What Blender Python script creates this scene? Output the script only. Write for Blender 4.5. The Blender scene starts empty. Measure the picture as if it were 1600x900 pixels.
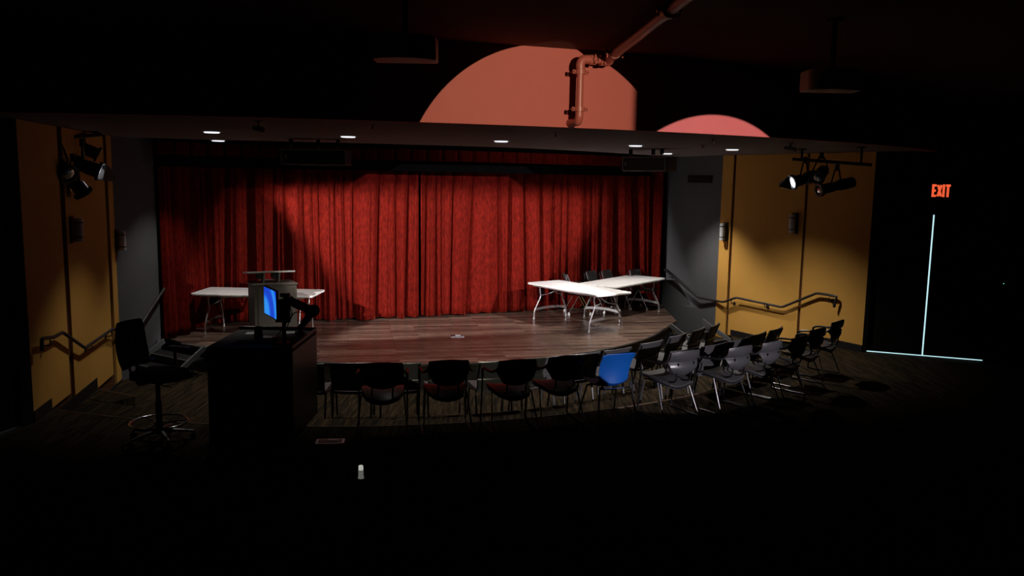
import bpy, bmesh, math, random
from mathutils import Vector as V, Matrix as M
from math import sin, cos, pi, atan, atan2, radians as rad, sqrt, hypot
random.seed(7)
S = bpy.context.scene
COL = S.collection
# ------------------------------------------------------------------ camera
EZ = 3.44; FP = 1280.0
p = atan(169/1280); r = atan(.0169)
FW = V((0, cos(p), -sin(p))); U0 = V((0, sin(p), cos(p))); R0 = V((1, 0, 0))
RT = R0*cos(r) + U0*sin(r); UP = -R0*sin(r) + U0*cos(r)
cam = bpy.data.cameras.new('camera'); camo = bpy.data.objects.new('camera', cam); COL.objects.link(camo)
cam.sensor_width = 36; cam.lens = FP/1600*36; cam.clip_end = 100; cam.clip_start = .05
mw = M((RT, UP, -FW)).transposed().to_4x4(); mw.translation = V((0, 0, EZ)); camo.matrix_world = mw
S.camera = camo
def ray(x, y): return FW*FP + RT*(x-800) - UP*(y-450)
def PZ(x, y, z):
    d = ray(x, y); t = (z-EZ)/d.z; return V((0, 0, EZ)) + d*t
def PY(x, y, Y):
    d = ray(x, y); return V((0, 0, EZ)) + d*(Y/d.y)
def PW(x, y, a, b, off=0.0):
    """pixel ray against the vertical plane through a, b (moved off towards the camera)"""
    a = V((a[0], a[1])); b = V((b[0], b[1])); t = (b-a).normalized(); n = V((t.y, -t.x))
    if n.dot(-a) < 0: n = -n
    a = a + n*off; d = ray(x, y); k = n.dot(a)/n.dot(V((d.x, d.y)))
    return V((0, 0, EZ)) + d*k
# ------------------------------------------------------------------ materials
MAT = {}
def mat(name, col, rough=.6, metal=0, spec=.5, sheen=0, emit=None, es=0, bump=0, bscale=40, var=0, vscale=6, coat=0):
    m = bpy.data.materials.new(name); m.use_nodes = True; n = m.node_tree.nodes; l = m.node_tree.links
    b = n['Principled BSDF']; b.inputs['Roughness'].default_value = rough; b.inputs['Metallic'].default_value = metal
    b.inputs['Specular IOR Level'].default_value = spec; b.inputs['Sheen Weight'].default_value = sheen
    b.inputs['Coat Weight'].default_value = coat
    c = (*col, 1); b.inputs['Base Color'].default_value = c
    if emit: b.inputs['Emission Color'].default_value = (*emit, 1); b.inputs['Emission Strength'].default_value = es
    tc = n.new('ShaderNodeTexCoord')
    if var or True:
        nz = n.new('ShaderNodeTexNoise'); nz.inputs['Scale'].default_value = vscale; nz.inputs['Detail'].default_value = 4
        l.new(tc.outputs['Object'], nz.inputs['Vector'])
        mx = n.new('ShaderNodeMix'); mx.data_type = 'RGBA'; v = max(var, .04)
        mx.inputs['A'].default_value = (*[x*(1-v) for x in col], 1); mx.inputs['B'].default_value = (*[min(1, x*(1+v)) for x in col], 1)
        l.new(nz.outputs['Fac'], mx.inputs['Factor']); l.new(mx.outputs['Result'], b.inputs['Base Color'])
    if bump:
        n2 = n.new('ShaderNodeTexNoise'); n2.inputs['Scale'].default_value = bscale; n2.inputs['Detail'].default_value = 3
        l.new(tc.outputs['Object'], n2.inputs['Vector'])
        bp = n.new('ShaderNodeBump'); bp.inputs['Strength'].default_value = bump; bp.inputs['Distance'].default_value = .01
        l.new(n2.outputs['Fac'], bp.inputs['Height']); l.new(bp.outputs['Normal'], b.inputs['Normal'])
    MAT[name] = m; return m
mat('shadeblack', (.004, .004, .004), .95, spec=0)  # flat black, paints the shade below the valance pleats
mat('yellow', (.56, .30, .065), .75, bump=.12, bscale=60, spec=.2)
mat('darkwall', (.012, .010, .009), .8, spec=.1)
mat('reveal', (.09, .035, .015), .7, spec=.2)
mat('greywall', (.09, .094, .103), .8, spec=.15)
mat('soffit', (.17, .155, .155), .8, spec=.15)
mat('fascia', (.50, .105, .082), .7, spec=.25, bump=.05, bscale=3)
mat('ceilingm', (.13, .06, .045), .85, spec=.1)
mat('redpaint', (.40, .085, .06), .4)
mat('base', (.006, .006, .007), .5)
mat('riser', (.008, .008, .008), .6)
mat('blackp', (.022, .022, .024), .38)
mat('blackmatte', (.010, .010, .011), .7, spec=.2)
mat('chairgrey', (.046, .046, .049), .34, spec=.5)
mat('rowgrey', (.050, .050, .053), .5, spec=.4)
mat('fabricblack', (.014, .014, .016), .95, spec=.1, bump=.3, bscale=300)
mat('blackmetal', (.018, .018, .019), .3, metal=.6)
mat('chrome', (.75, .75, .76), .18, metal=1)
mat('greysteel', (.50, .50, .52), .35, metal=.85)
mat('whiteplastic', (.82, .82, .83), .45, spec=.4)
mat('greyplastic', (.4, .4, .41), .5)
mat('blueplastic', (.003, .062, .27), .38, spec=.5)
mat('lectern', (.030, .023, .018), .6)
mat('lecterntop', (.12, .113, .106), .5)
mat('frost', (.50, .52, .54), .4)
mat('projwhite', (.8, .8, .77), .5)
mat('paper', (.85, .85, .85), .8)
mat('wood_brown', (.07, .038, .02), .6)
mat('lamp_on', (1, 1, 1), emit=(.90, .93, 1.0), es=1.1)
mat('daylight', (1, 1, 1), emit=(.50, .80, .84), es=1.1)
mat('exit_red', (.3, .03, .01), emit=(1.0, .13, .045), es=.85)
mat('spot_on', (1, 1, 1), emit=(.85, .9, 1), es=1.5)
mat('led', (.1, .5, .3), emit=(.2, 1, .6), es=.5)
mat('lit_low', (.5, .5, .5), emit=(.8, .8, .75), es=.12)
mat('lit_cap', (.8, .8, .8), emit=(.9, .9, .82), es=.45)
def screen_mat():
    m = mat('screen', (.0, .02, .1), .2, emit=(0, .15, .8), es=1); n = m.node_tree.nodes; l = m.node_tree.links
    b = n['Principled BSDF']; tc = n.new('ShaderNodeTexCoord'); mp = n.new('ShaderNodeMapping')
    mp.inputs['Location'].default_value = (.2, .3, .15); l.new(tc.outputs['Object'], mp.inputs['Vector'])
    w = n.new('ShaderNodeTexWave'); w.wave_type = 'RINGS'; w.rings_direction = 'SPHERICAL'; w.inputs['Scale'].default_value = 1.6
    w.inputs['Distortion'].default_value = 3; w.inputs['Detail'].default_value = 0; w.inputs['Detail Scale'].default_value = .6
    l.new(mp.outputs['Vector'], w.inputs['Vector'])
    cr = n.new('ShaderNodeValToRGB'); e = cr.color_ramp.elements
    e[0].position = .2; e[0].color = (0, .055, .62, 1); e[1].position = .95; e[1].color = (.02, .30, .92, 1)
    e2 = cr.color_ramp.elements.new(.6); e2.color = (0, .10, .85, 1)
    l.new(w.outputs['Fac'], cr.inputs['Fac']); l.new(cr.outputs['Color'], b.inputs['Emission Color']); b.inputs['Emission Strength'].default_value = .9
screen_mat()
def velvet():
    m = mat('velvet', (.42, .006, .006), .8, sheen=.6, spec=.05); n = m.node_tree.nodes; l = m.node_tree.links; b = n['Principled BSDF']
    b.inputs['Sheen Tint'].default_value = (1, .13, .06, 1); b.inputs['Sheen Roughness'].default_value = .25
    tc = n.new('ShaderNodeTexCoord'); mp = n.new('ShaderNodeMapping'); mp.inputs['Scale'].default_value = (28, 28, 9)
    l.new(tc.outputs['Object'], mp.inputs['Vector'])
    nz = n.new('ShaderNodeTexNoise'); nz.inputs['Scale'].default_value = 1; nz.inputs['Detail'].default_value = 6; nz.inputs['Roughness'].default_value = .7
    l.new(mp.outputs['Vector'], nz.inputs['Vector'])
    cr = n.new('ShaderNodeValToRGB'); e = cr.color_ramp.elements; e[0].position = .3; e[0].color = (.036, .0012, .0008, 1); e[1].position = .70; e[1].color = (.15, .008, .004, 1)
    l.new(nz.outputs['Fac'], cr.inputs['Fac']); l.new(cr.outputs['Color'], b.inputs['Base Color'])
    bp = n.new('ShaderNodeBump'); bp.inputs['Strength'].default_value = .2; bp.inputs['Distance'].default_value = .015
    l.new(nz.outputs['Fac'], bp.inputs['Height']); l.new(bp.outputs['Normal'], b.inputs['Normal'])
velvet()
def planks():
    m = mat('planks', (.1, .06, .045), .33, spec=.45); n = m.node_tree.nodes; l = m.node_tree.links; b = n['Principled BSDF']
    tc = n.new('ShaderNodeTexCoord'); mp = n.new('ShaderNodeMapping'); mp.inputs['Rotation'].default_value = (0, 0, -.20)
    l.new(tc.outputs['Object'], mp.inputs['Vector'])
    br = n.new('ShaderNodeTexBrick'); br.offset = .37; br.inputs['Scale'].default_value = 1; br.inputs['Brick Width'].default_value = 1.25
    br.inputs['Row Height'].default_value = .14; br.inputs['Mortar Size'].default_value = .004; br.inputs['Bias'].default_value = 0
    br.inputs['Color1'].default_value = (.055, .034, .028, 1); br.inputs['Color2'].default_value = (.19, .130, .104, 1); br.inputs['Mortar'].default_value = (.012, .008, .007, 1)
    l.new(mp.outputs['Vector'], br.inputs['Vector'])
    mp2 = n.new('ShaderNodeMapping'); mp2.inputs['Rotation'].default_value = (0, 0, -.20); mp2.inputs['Scale'].default_value = (1.6, 26, 1)
    l.new(tc.outputs['Object'], mp2.inputs['Vector'])
    nz = n.new('ShaderNodeTexNoise'); nz.inputs['Scale'].default_value = 1.5; nz.inputs['Detail'].default_value = 8; nz.inputs['Roughness'].default_value = .7
    l.new(mp2.outputs['Vector'], nz.inputs['Vector'])
    cr = n.new('ShaderNodeValToRGB'); e = cr.color_ramp.elements; e[0].position = .32; e[0].color = (.22, .20, .19, 1); e[1].position = .72; e[1].color = (1.5, 1.45, 1.4, 1)
    l.new(nz.outputs['Fac'], cr.inputs['Fac'])
    mx = n.new('ShaderNodeMix'); mx.data_type = 'RGBA'; mx.blend_type = 'MULTIPLY'; mx.inputs['Factor'].default_value = 1
    l.new(br.outputs['Color'], mx.inputs['A']); l.new(cr.outputs['Color'], mx.inputs['B']); l.new(mx.outputs['Result'], b.inputs['Base Color'])
    mr = n.new('ShaderNodeMapRange'); mr.inputs['To Min'].default_value = .16; mr.inputs['To Max'].default_value = .42
    l.new(nz.outputs['Fac'], mr.inputs['Value']); l.new(mr.outputs['Result'], b.inputs['Roughness'])
    bp = n.new('ShaderNodeBump'); bp.inputs['Strength'].default_value = .25; bp.inputs['Distance'].default_value = .004
    l.new(nz.outputs['Fac'], bp.inputs['Height']); l.new(bp.outputs['Normal'], b.inputs['Normal'])
planks()
def carpet():
    m = mat('carpet', (.05, .035, .02), .95, spec=.05); n = m.node_tree.nodes; l = m.node_tree.links; b = n['Principled BSDF']
    tc = n.new('ShaderNodeTexCoord')
    ck = n.new('ShaderNodeTexChecker'); ck.inputs['Scale'].default_value = 2.0; l.new(tc.outputs['Object'], ck.inputs['Vector'])
    outs = []
    for rot in (.5, .5+pi/2):
        mp = n.new('ShaderNodeMapping'); mp.inputs['Rotation'].default_value = (0, 0, rot); mp.inputs['Scale'].default_value = (32, 1.6, 1)
        l.new(tc.outputs['Object'], mp.inputs['Vector'])
        nz = n.new('ShaderNodeTexNoise'); nz.inputs['Scale'].default_value = 1; nz.inputs['Detail'].default_value = 3; l.new(mp.outputs['Vector'], nz.inputs['Vector'])
        outs.append(nz)
    mx = n.new('ShaderNodeMix'); mx.data_type = 'FLOAT'; l.new(ck.outputs['Fac'], mx.inputs['Factor'])
    l.new(outs[0].outputs['Fac'], mx.inputs['A']); l.new(outs[1].outputs['Fac'], mx.inputs['B'])
    cr = n.new('ShaderNodeValToRGB'); e = cr.color_ramp.elements; e[0].position = .38; e[0].color = (.006, .005, .0035, 1); e[1].position = .74; e[1].color = (.046, .030, .015, 1)
    l.new(mx.outputs['Result'], cr.inputs['Fac']); l.new(cr.outputs['Color'], b.inputs['Base Color'])
carpet()
# ------------------------------------------------------------------ mesh helpers
def box(bm, c, s, R=None):
    c = V(c); s = V(s)/2; vs = []
    for x in (-1, 1):
        for y in (-1, 1):
            for z in (-1, 1):
                q = V((x*s.x, y*s.y, z*s.z))
                if R is not None: q = R @ q
                vs.append(bm.verts.new(q + c))
    for f in ((0, 1, 3, 2), (4, 6, 7, 5), (0, 4, 5, 1), (2, 3, 7, 6), (0, 2, 6, 4), (1, 5, 7, 3)): bm.faces.new([vs[i] for i in f])
def smoothpath(pts, n=6):
    pts = [V(q) for q in pts]; out = []
    P = [pts[0]*2-pts[1]] + pts + [pts[-1]*2-pts[-2]]
    for i in range(1, len(P)-2):
        for k in range(n):
            t = k/n; a, b, c, d = P[i-1:i+3]
            out.append(.5*((2*b) + (c-a)*t + (2*a-5*b+4*c-d)*t*t + (-a+3*b-3*c+d)*t**3))
    out.append(pts[-1]); return out
def tube(bm, pts, rr, seg=8, cap=True, flat=1.0):
    pts = [V(q) for q in pts]; rings = []; prev = None
    for i, q in enumerate(pts):
        d = (pts[min(i+1, len(pts)-1)] - pts[max(i-1, 0)]).normalized()
        if prev is None:
            a = d.cross(V((0, 0, 1)));  a = a if a.length > .1 else d.cross(V((1, 0, 0)))
        else: a = prev - d*prev.dot(d)
        a.normalize(); prev = a; b = d.cross(a)
        R_ = rr[i] if isinstance(rr, (list, tuple)) else rr
        rings.append([bm.verts.new(q + (a*cos(2*pi*k/seg) + b*sin(2*pi*k/seg)*flat)*R_) for k in range(seg)])
    for i in range(len(rings)-1):
        for k in range(seg): bm.faces.new((rings[i][k], rings[i][(k+1) % seg], rings[i+1][(k+1) % seg], rings[i+1][k]))
    if cap: bm.faces.new(rings[0][::-1]); bm.faces.new(rings[-1])
def torus(bm, c, R_, rr, seg=40, s2=8):
    rings = []
    for i in range(seg):
        a = 2*pi*i/seg; o = V((cos(a), sin(a), 0))
        rings.append([bm.verts.new(V(c) + o*(R_+rr*cos(2*pi*k/s2)) + V((0, 0, rr*sin(2*pi*k/s2)))) for k in range(s2)])
    for i in range(seg):
        for k in range(s2): bm.faces.new((rings[i][k], rings[(i+1) % seg][k], rings[(i+1) % seg][(k+1) % s2], rings[i][(k+1) % s2]))
def lathe(bm, prof, seg=24, Mx=None):
    """prof: list of (radius, z) about z; closed with caps"""
    rings = []
    for (R_, z) in prof:
        ring = []
        for k in range(seg):
            q = V((R_*cos(2*pi*k/seg), R_*sin(2*pi*k/seg), z)); q = Mx @ q if Mx is not None else q
            ring.append(bm.verts.new(q))
        rings.append(ring)
    for i in range(len(rings)-1):
        for k in range(seg): bm.faces.new((rings[i][k], rings[i][(k+1) % seg], rings[i+1][(k+1) % seg], rings[i+1][k]))
    bm.faces.new(rings[0][::-1]); bm.faces.new(rings[-1])
def prism(bm, poly, z0, z1, Mx=None):
    f = (lambda q: Mx @ V(q)) if Mx is not None else (lambda q: V(q))
    a = [bm.verts.new(f((x, y, z0))) for x, y in poly]; b = [bm.verts.new(f((x, y, z1))) for x, y in poly]
    n = len(poly); bm.faces.new(a[::-1]); bm.faces.new(b)
    for i in range(n): bm.faces.new((a[i], a[(i+1) % n], b[(i+1) % n], b[i]))
def rrect(w, h, r_, n=5):
    out = []
    for cx, cy, a0 in ((w/2-r_, h/2-r_, 0), (-w/2+r_, h/2-r_, pi/2), (-w/2+r_, -h/2+r_, pi), (w/2-r_, -h/2+r_, 3*pi/2)):
        for k in range(n+1): a = a0+pi/2*k/n; out.append((cx+r_*cos(a), cy+r_*sin(a)))
    return out
def sheet(bm, fn, nu, nv, th):
    """grid surface fn(u,v)->V with thickness th along its normal"""
    P = [[fn(i/nu, j/nv) for j in range(nv+1)] for i in range(nu+1)]; A = []; B = []
    for i in range(nu+1):
        ra = []; rb = []
        for j in range(nv+1):
            du = P[min(i+1, nu)][j]-P[max(i-1, 0)][j]; dv = P[i][min(j+1, nv)]-P[i][max(j-1, 0)]
            n = du.cross(dv).normalized(); ra.append(bm.verts.new(P[i][j]+n*th/2)); rb.append(bm.verts.new(P[i][j]-n*th/2))
        A.append(ra); B.append(rb)
    for i in range(nu):
        for j in range(nv):
            bm.faces.new((A[i][j], A[i+1][j], A[i+1][j+1], A[i][j+1])); bm.faces.new((B[i][j], B[i][j+1], B[i+1][j+1], B[i+1][j]))
    for i in range(nu):
        bm.faces.new((A[i][0], B[i][0], B[i+1][0], A[i+1][0])); bm.faces.new((A[i][nv], A[i+1][nv], B[i+1][nv], B[i][nv]))
    for j in range(nv):
        bm.faces.new((A[0][j], A[0][j+1], B[0][j+1], B[0][j])); bm.faces.new((A[nu][j], B[nu][j], B[nu][j+1], A[nu][j+1]))
def obj(name, build, m, parent=None, smooth=False, bevel=0, sub=0):
    bm = bmesh.new(); build(bm)
    bmesh.ops.recalc_face_normals(bm, faces=bm.faces)
    me = bpy.data.meshes.new(name); bm.to_mesh(me); bm.free()
    me.materials.append(MAT[m] if isinstance(m, str) else m)
    o = bpy.data.objects.new(name, me); COL.objects.link(o)
    if parent is not None: o.parent = parent
    if smooth:
        for f in me.polygons: f.use_smooth = True
        if smooth != 'all':
            try: me.set_sharp_from_angle(angle=rad(40))
            except Exception: pass
    if bevel:
        b = o.modifiers.new('bevel', 'BEVEL'); b.width = bevel; b.segments = 2; b.limit_method = 'ANGLE'
    if sub:
        b = o.modifiers.new('sub', 'SUBSURF'); b.levels = sub; b.render_levels = sub
    return o
def tag(o, label, cat, group=None, kind=None):
    if label: o['label'] = label
    if cat: o['category'] = cat
    if group: o['group'] = group
    if kind: o['kind'] = kind
    return o
def thing(name, label, cat, loc=(0, 0, 0), rz=0, group=None):
    o = bpy.data.objects.new(name, None); COL.objects.link(o); o.location = loc; o.rotation_euler = (0, 0, rz); o.empty_display_size = .1
    return tag(o, label, cat, group)
def struct(name, build, m, parent=None, label=None, **k):
    o = obj(name, build, m, parent, **k); o['kind'] = 'structure'
    if label: o['label'] = label
    return o
def dup(root, loc, rz, label=None, group=None):
    def cp(o, par):
        c = o.copy(); COL.objects.link(c); c.parent = par
        for ch in list(o.children): cp(ch, c)
        return c
    n = cp(root, None); n.location = loc; n.rotation_euler = (0, 0, rz)
    if label: n['label'] = label
    if group: n['group'] = group
    return n
def RZ(a): return M.Rotation(a, 3, 'Z')
def RX(a): return M.Rotation(a, 3, 'X')
# ------------------------------------------------------------------ plan of the room
ZC, ZT = 4.0, 4.80                    # soffit and main ceiling
CC = V((-2.55, 17.0))                 # centre of the seating arcs
YL0, YL1 = V((-5.33, 8.9)), V((-6.10, 12.55))      # yellow wall, left
YR0, YR1 = V((5.93, 13.60)), V((4.17, 16.55))      # yellow wall, right
GR = V((3.50, 18.95)); GL = V((-6.02, 14.0))
DR = V((9.6, 12.25)); DL = V((-5.75, 6.9))
def arcpts(c, R_, a0, a1, n): return [(c[0]+R_*cos(rad(a0+(a1-a0)*k/n)), c[1]+R_*sin(rad(a0+(a1-a0)*k/n))) for k in range(n+1)]
def ringslab(bm, R0_, R1_, z0, z1, a0=-178, a1=-2, n=64):
    inn = arcpts(CC, R0_, a0, a1, n); out = arcpts(CC, R1_, a1, a0, n)
    prism(bm, inn+out, z0, z1)
def fl(bm):
    prism(bm, [(-7.5, 10), (8, 10), (8, 20.5), (-7.5, 20.5)], -.1, .2)
    ringslab(bm, 7.0, 25, -.1, .42)
    ringslab(bm, 8.1, 25, -.1, .65)
    ringslab(bm, 11.9, 25, -.1, 1.0)
    ringslab(bm, 13.2, 25, -.1, 1.3)
    ringslab(bm, 14.5, 25, -.1, 1.6)
struct('floor', fl, 'carpet')
# half steps down the side aisles
struct('trim_1', lambda bm: prism(bm, arcpts(CC, 6.62, -131, -113, 8)+arcpts(CC, 7.02, -113, -131, 8), .15, .42), 'carpet')
# tread edges
def nosing(R_, z, a0, a1):
    return lambda bm: tube(bm, [V((x, y, z)) for x, y in arcpts(CC, R_, a0, a1, 40)], .012, 6)
struct('trim_2', nosing(8.1, .648, -112, -20), 'wood_brown'); struct('trim_3', nosing(6.62, .418, -128, -113), 'wood_brown')
# walls
def wall(a, b, z0, z1, th=.12, off=0):
    a = V((a[0], a[1])); b = V((b[0], b[1])); t = (b-a).normalized(); n = V((t.y, -t.x))
    if n.dot(-a) < 0: n = -n
    A = a+n*off; B = b+n*off; C = B-n*th; D = A-n*th
    return lambda bm: prism(bm, [tuple(A), tuple(B), tuple(C), tuple(D)], z0, z1)
def seg(a, b, s0, s1): return a+(b-a)*s0, a+(b-a)*s1
WL = struct('wall_left', wall(YL0, YL1, 0, ZT, .15, -.035), 'reveal')
WR = struct('wall_right', wall(YR0, YR1, 0, ZT, .15, -.035), 'reveal')
def sfrac(px_, py_, a, b):
    q = PW(px_, py_, a, b); return ((q.xy-a).dot(b-a))/((b-a).length_squared)
def panels(parent, a, b, cuts, z0s, name='wall_panel'):
    for (s0, s1), z0 in zip(cuts, z0s):
        A, B = seg(a, b, s0, s1); o = obj(name, wall(A, B, z0, ZC-.005, .035), 'yellow', parent, bevel=.002); o['kind'] = 'structure'
sl = [sfrac(102, 450, YL0, YL1), sfrac(109, 450, YL0, YL1), sfrac(169, 400, YL0, YL1), sfrac(174, 400, YL0, YL1)]
panels(WL, YL0, YL1, [(0, sl[0]), (sl[1], sl[2]), (sl[3], 1)], [.65, .42, .2])
sr = [sfrac(1256, 400, YR0, YR1), sfrac(1252, 400, YR0, YR1), sfrac(1143, 400, YR0, YR1), sfrac(1139, 400, YR0, YR1)]
panels(WR, YR0, YR1, [(0, sr[0]), (sr[1], sr[2]), (sr[3], 1)], [.65, .42, .2])
struct('wall_stage_right', wall(YR1, GR, 0, ZC+.5), 'greywall'); struct('wall_stage_left', wall(YL1, GL, 0, ZC+.5), 'greywall')
struct('wall_stage_left_side', wall(GL, V((-6.5, 17.5)), 0, ZC+.5), 'darkwall')
struct('wall_stage_back', wall(V((-6.5, 17.4)), V((3.6, 20.2)), 0, ZC+.5), 'darkwall')
struct('wall_stage_corner', wall(GR, V((3.6, 20.3)), 0, ZC+.5), 'darkwall')
# right door wall with opening, left door wall with opening
def ondoor(s, a=YR0, b=DR): return a+(b-a)*s
LD = (DR-YR0).length
d0 = (PW(1353, 556, YR0, DR).xy-YR0).length; d1 = (PW(1536, 571, YR0, DR).xy-YR0).length; dm = (PW(1441, 562, YR0, DR).xy-YR0).length
d0 = max(d0, .06)
DH = PW(1460, 336, YR0, DR).z
def dwall(bm):
    wall(YR0, ondoor(d0/LD), 0, ZT)(bm); wall(ondoor(d1/LD), DR, 0, ZT)(bm); wall(ondoor(d0/LD), ondoor(d1/LD), DH+.02, ZT)(bm)
struct('wall_right_door', dwall, 'darkwall')
struct('wall_right_side', wall(DR, V((9.6, -3.5)), 0, ZT), 'darkwall')
def doorset(name, A, B, mid, z0, z1, lab):
    t = (B-A).normalized(); n = V((t.y, -t.x)); n = n if n.dot(-A) > 0 else -n
    d = struct(name, lambda bm: (wall(A, A+t*(mid-.013), z0+.03, z1+.05, .045, -.03)(bm)), 'darkwall', label=lab)
    e = obj('door_leaf', lambda bm: (wall(A+t*(mid+.013), B, z0+.03, z1+.05, .045, -.03)(bm)), 'darkwall', d)
    for s in (-.09, .09):
        P = A+t*(mid+s)
        obj('door_handle', lambda bm: tube(bm, smoothpath([(*(P+n*-.03), z0+.95), (*(P+n*.04), z0+.97), (*(P+n*.04), z0+1.2), (*(P+n*-.03), z0+1.22)], 4), .012, 8), 'blackmetal', d, smooth=True)
    g = obj('daylight_behind', lambda bm: wall(A-t*.1, B+t*.1, z0+.002, z1, .01, -.10)(bm), 'daylight', d)
    return d
doorset('door_1', ondoor(d0/LD), ondoor(d1/LD), dm-d0, .65, DH, 'dark double door with daylight showing between and below its leaves')
LDL = (DL-YL0).length
def onl(s): return YL0+(DL-YL0)*s
e0 = .17; e1 = 1.10
def lwall(bm):
    wall(YL0, onl(e0/LDL), 0, ZT)(bm); wall(onl(e1/LDL), DL, 0, ZT)(bm); wall(onl(e0/LDL), onl(e1/LDL), 2.9, ZT)(bm)
struct('wall_left_door', lwall, 'darkwall')
def ldoor():
    A = onl(e0/LDL); B = onl(e1/LDL)
    d = struct('door_2', wall(A, B, .668, 2.9, .045, -.03), 'darkwall', label='dark door in the left wall with a thin bright gap below')
    obj('daylight_behind', wall(A, B, .652, 2.95, .01, -.10), 'daylight', d)
ldoor()
struct('wall_left_side', wall(DL, V((-7.6, -3.5)), 0, ZT), 'darkwall'); struct('wall_back', wall(V((-7.6, -3.4)), V((9.6, -3.4)), 0, ZT), 'darkwall')
# soffit with curved front edge, fascia above it, recess over the curtain
SC = (-4.2, 22.0); SR = 14.03
xs = [-6.9+13.9*k/60 for k in range(61)]
front = [(x, SC[1]-sqrt(SR*SR-(x-SC[0])**2)) for x in xs]
front = [q for q in front if q[1] < 13.3]
bk = [(-6.15, 13.0), (-5.0, 13.35), (-3.4, 13.6), (-1.7, 14.0), (0, 14.65), (1.4, 15.75), (2.4, 16.9), (3.2, 17.75), (3.75, 18.3)]
bks = [(q.x, q.y) for q in smoothpath([V((*q, 0)) for q in bk], 6)]
struct('ceiling_soffit', lambda bm: prism(bm, front+[(6.6, 14.0), (4.4, 16.9)]+bks[::-1]+[(-6.9, 12.9)], ZC, ZC+.06), 'soffit')
struct('ceiling_recess', lambda bm: prism(bm, [(-7, 12), (5, 12), (5, 21), (-7, 21)], 4.55, 4.6), 'darkwall')
def backlip(bm):
    for i in range(len(bks)-1):
        (x0, y0), (x1, y1) = bks[i], bks[i+1]
        prism(bm, [(x0, y0), (x1, y1), (x1-.02, y1-.05), (x0-.02, y0-.05)], ZC+.05, 4.56)
struct('trim_4', backlip, 'darkwall')
def fas(bm):
    for i in range(len(front)-1):
        (x0, y0), (x1, y1) = front[i], front[i+1]
        prism(bm, [(x0, y0-.02), (x1, y1-.02), (x1, y1+.08), (x0, y0+.08)], ZC-.004, ZT)
struct('wall_fascia', fas, 'fascia', smooth=True)
struct('ceiling', lambda bm: prism(bm, [(-8, -3.6), (9.8, -3.6), (9.8, 14), (-8, 14)], ZT, ZT+.1), 'ceilingm')
# baseboards
def baseb(name, a, b, s0, s1, z0, h=.10):
    A, B = seg(a, b, s0, s1); struct(name, wall(A, B, z0, z0+h, .02, .012), 'base')
sL = lambda R_: min(max(0, next((s/200 for s in range(0, 201) if ((YL0+(YL1-YL0)*(s/200))-CC).length < R_), 1)), 1)
sR = lambda R_: next((s/200 for s in range(0, 201) if ((YR0+(YR1-YR0)*(s/200))-CC).length < R_), 1)
baseb('baseboard_left', YL0, YL1, 0, sL(8.1), .65, .13); baseb('baseboard_left_2', YL0, YL1, sL(8.1)+.02, sL(6.62), .42, .16); baseb('baseboard_left_3', YL0, YL1, sL(6.62)+.02, 1, .2, .04)
baseb('baseboard_right', YR0, YR1, 0, sR(8.1), .65, .12); baseb('baseboard_right_2', YR0, YR1, sR(8.1), sR(7.0), .42, .12)
# ------------------------------------------------------------------ stage
ST = (-2.01, 17.62); SRr = 5.31
a_l = math.degrees(atan2(13.62-ST[1], -5.57-ST[0])); a_r = math.degrees(atan2(15.70-ST[1], 3.0-ST[0]))
arc = arcpts(ST, SRr, a_l if a_l < 0 else a_l-360, a_r, 60)
stp = arc+[(3.42, 16.75), (3.55, 20.1), (-6.3, 17.4), (-6.0, 14.05)]
sob = struct('floor_stage', lambda bm: prism(bm, stp, .56, .6), 'planks')
def sris(bm):
    for i in range(len(stp)-4):
        (x0, y0), (x1, y1) = stp[i], stp[i+1]; c = V(ST)
        q = [V((x0, y0)), V((x1, y1))]; w = [c+(v-c)*.985 for v in q]; w2 = [c+(v-c)*.97 for v in q]
        prism(bm, [tuple(w[0]), tuple(w[1]), tuple(w2[1]), tuple(w2[0])], .15, .56)
struct('wall_stage_front', sris, 'riser')
struct('trim_5', lambda bm: tube(bm, [V((x, y, .592)) for x, y in arc], .016, 6), 'blackp')
struct('trim_6', lambda bm: tube(bm, [PZ(284, 537, .607), PZ(325, 543, .607)], .012, 6), 'greysteel')
def steps(name, A, B, dirv, label, n=2):
    """stage steps: tread edge A-B at the stage, descending along dirv"""
    t = thing(name, label, 'stairs', (0, 0, 0))
    A = V(A); B = V(B); dv = V(dirv).normalized(); w = (B-A)
    for k in range(n):
        z = .6-(k+1)*.4/(n+1)
        P0 = A+dv*(.03+.3*k); P1 = B+dv*(.03+.3*k)
        obj('tread', lambda bm: prism(bm, [tuple(P0), tuple(P1), tuple(P1+dv*.3), tuple(P0+dv*.3)], z-.04, z), 'blackmatte', t, bevel=.004)
        obj('riser', lambda bm: prism(bm, [tuple(P0+dv*.27), tuple(P1+dv*.27), tuple(P1+dv*.285), tuple(P0+dv*.285)], .2, z-.04), 'riser', t)
        obj('nosing', lambda bm: tube(bm, [(*(P0+dv*.3), z), (*(P1+dv*.3), z)], .009, 6), 'greysteel', t)
    for q in (A+w*.04, B-w*.02):
        obj('stringer', lambda bm: (lambda d3: box(bm, (V((*q, .6))+V((*(q+dv*.85), .24)))/2+V((0, 0, .03)), (.9, .03, .09), M.Rotation(atan2(dv.y, dv.x), 3, 'Z') @ M.Rotation(.40, 3, 'Y')))(0), 'greywall', t, bevel=.004)
    return t
steps('stage_steps', (3.12, 16.05), (3.95, 16.7), (.62, -.78), 'short dark flight of steps at the right end of the stage, below the sloping handrail')
steps('stage_steps', (-5.95, 13.75), (-5.0, 13.15), (-.3, -.95), 'short dark flight of steps at the left end of the stage, behind the drafting stool')
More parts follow.
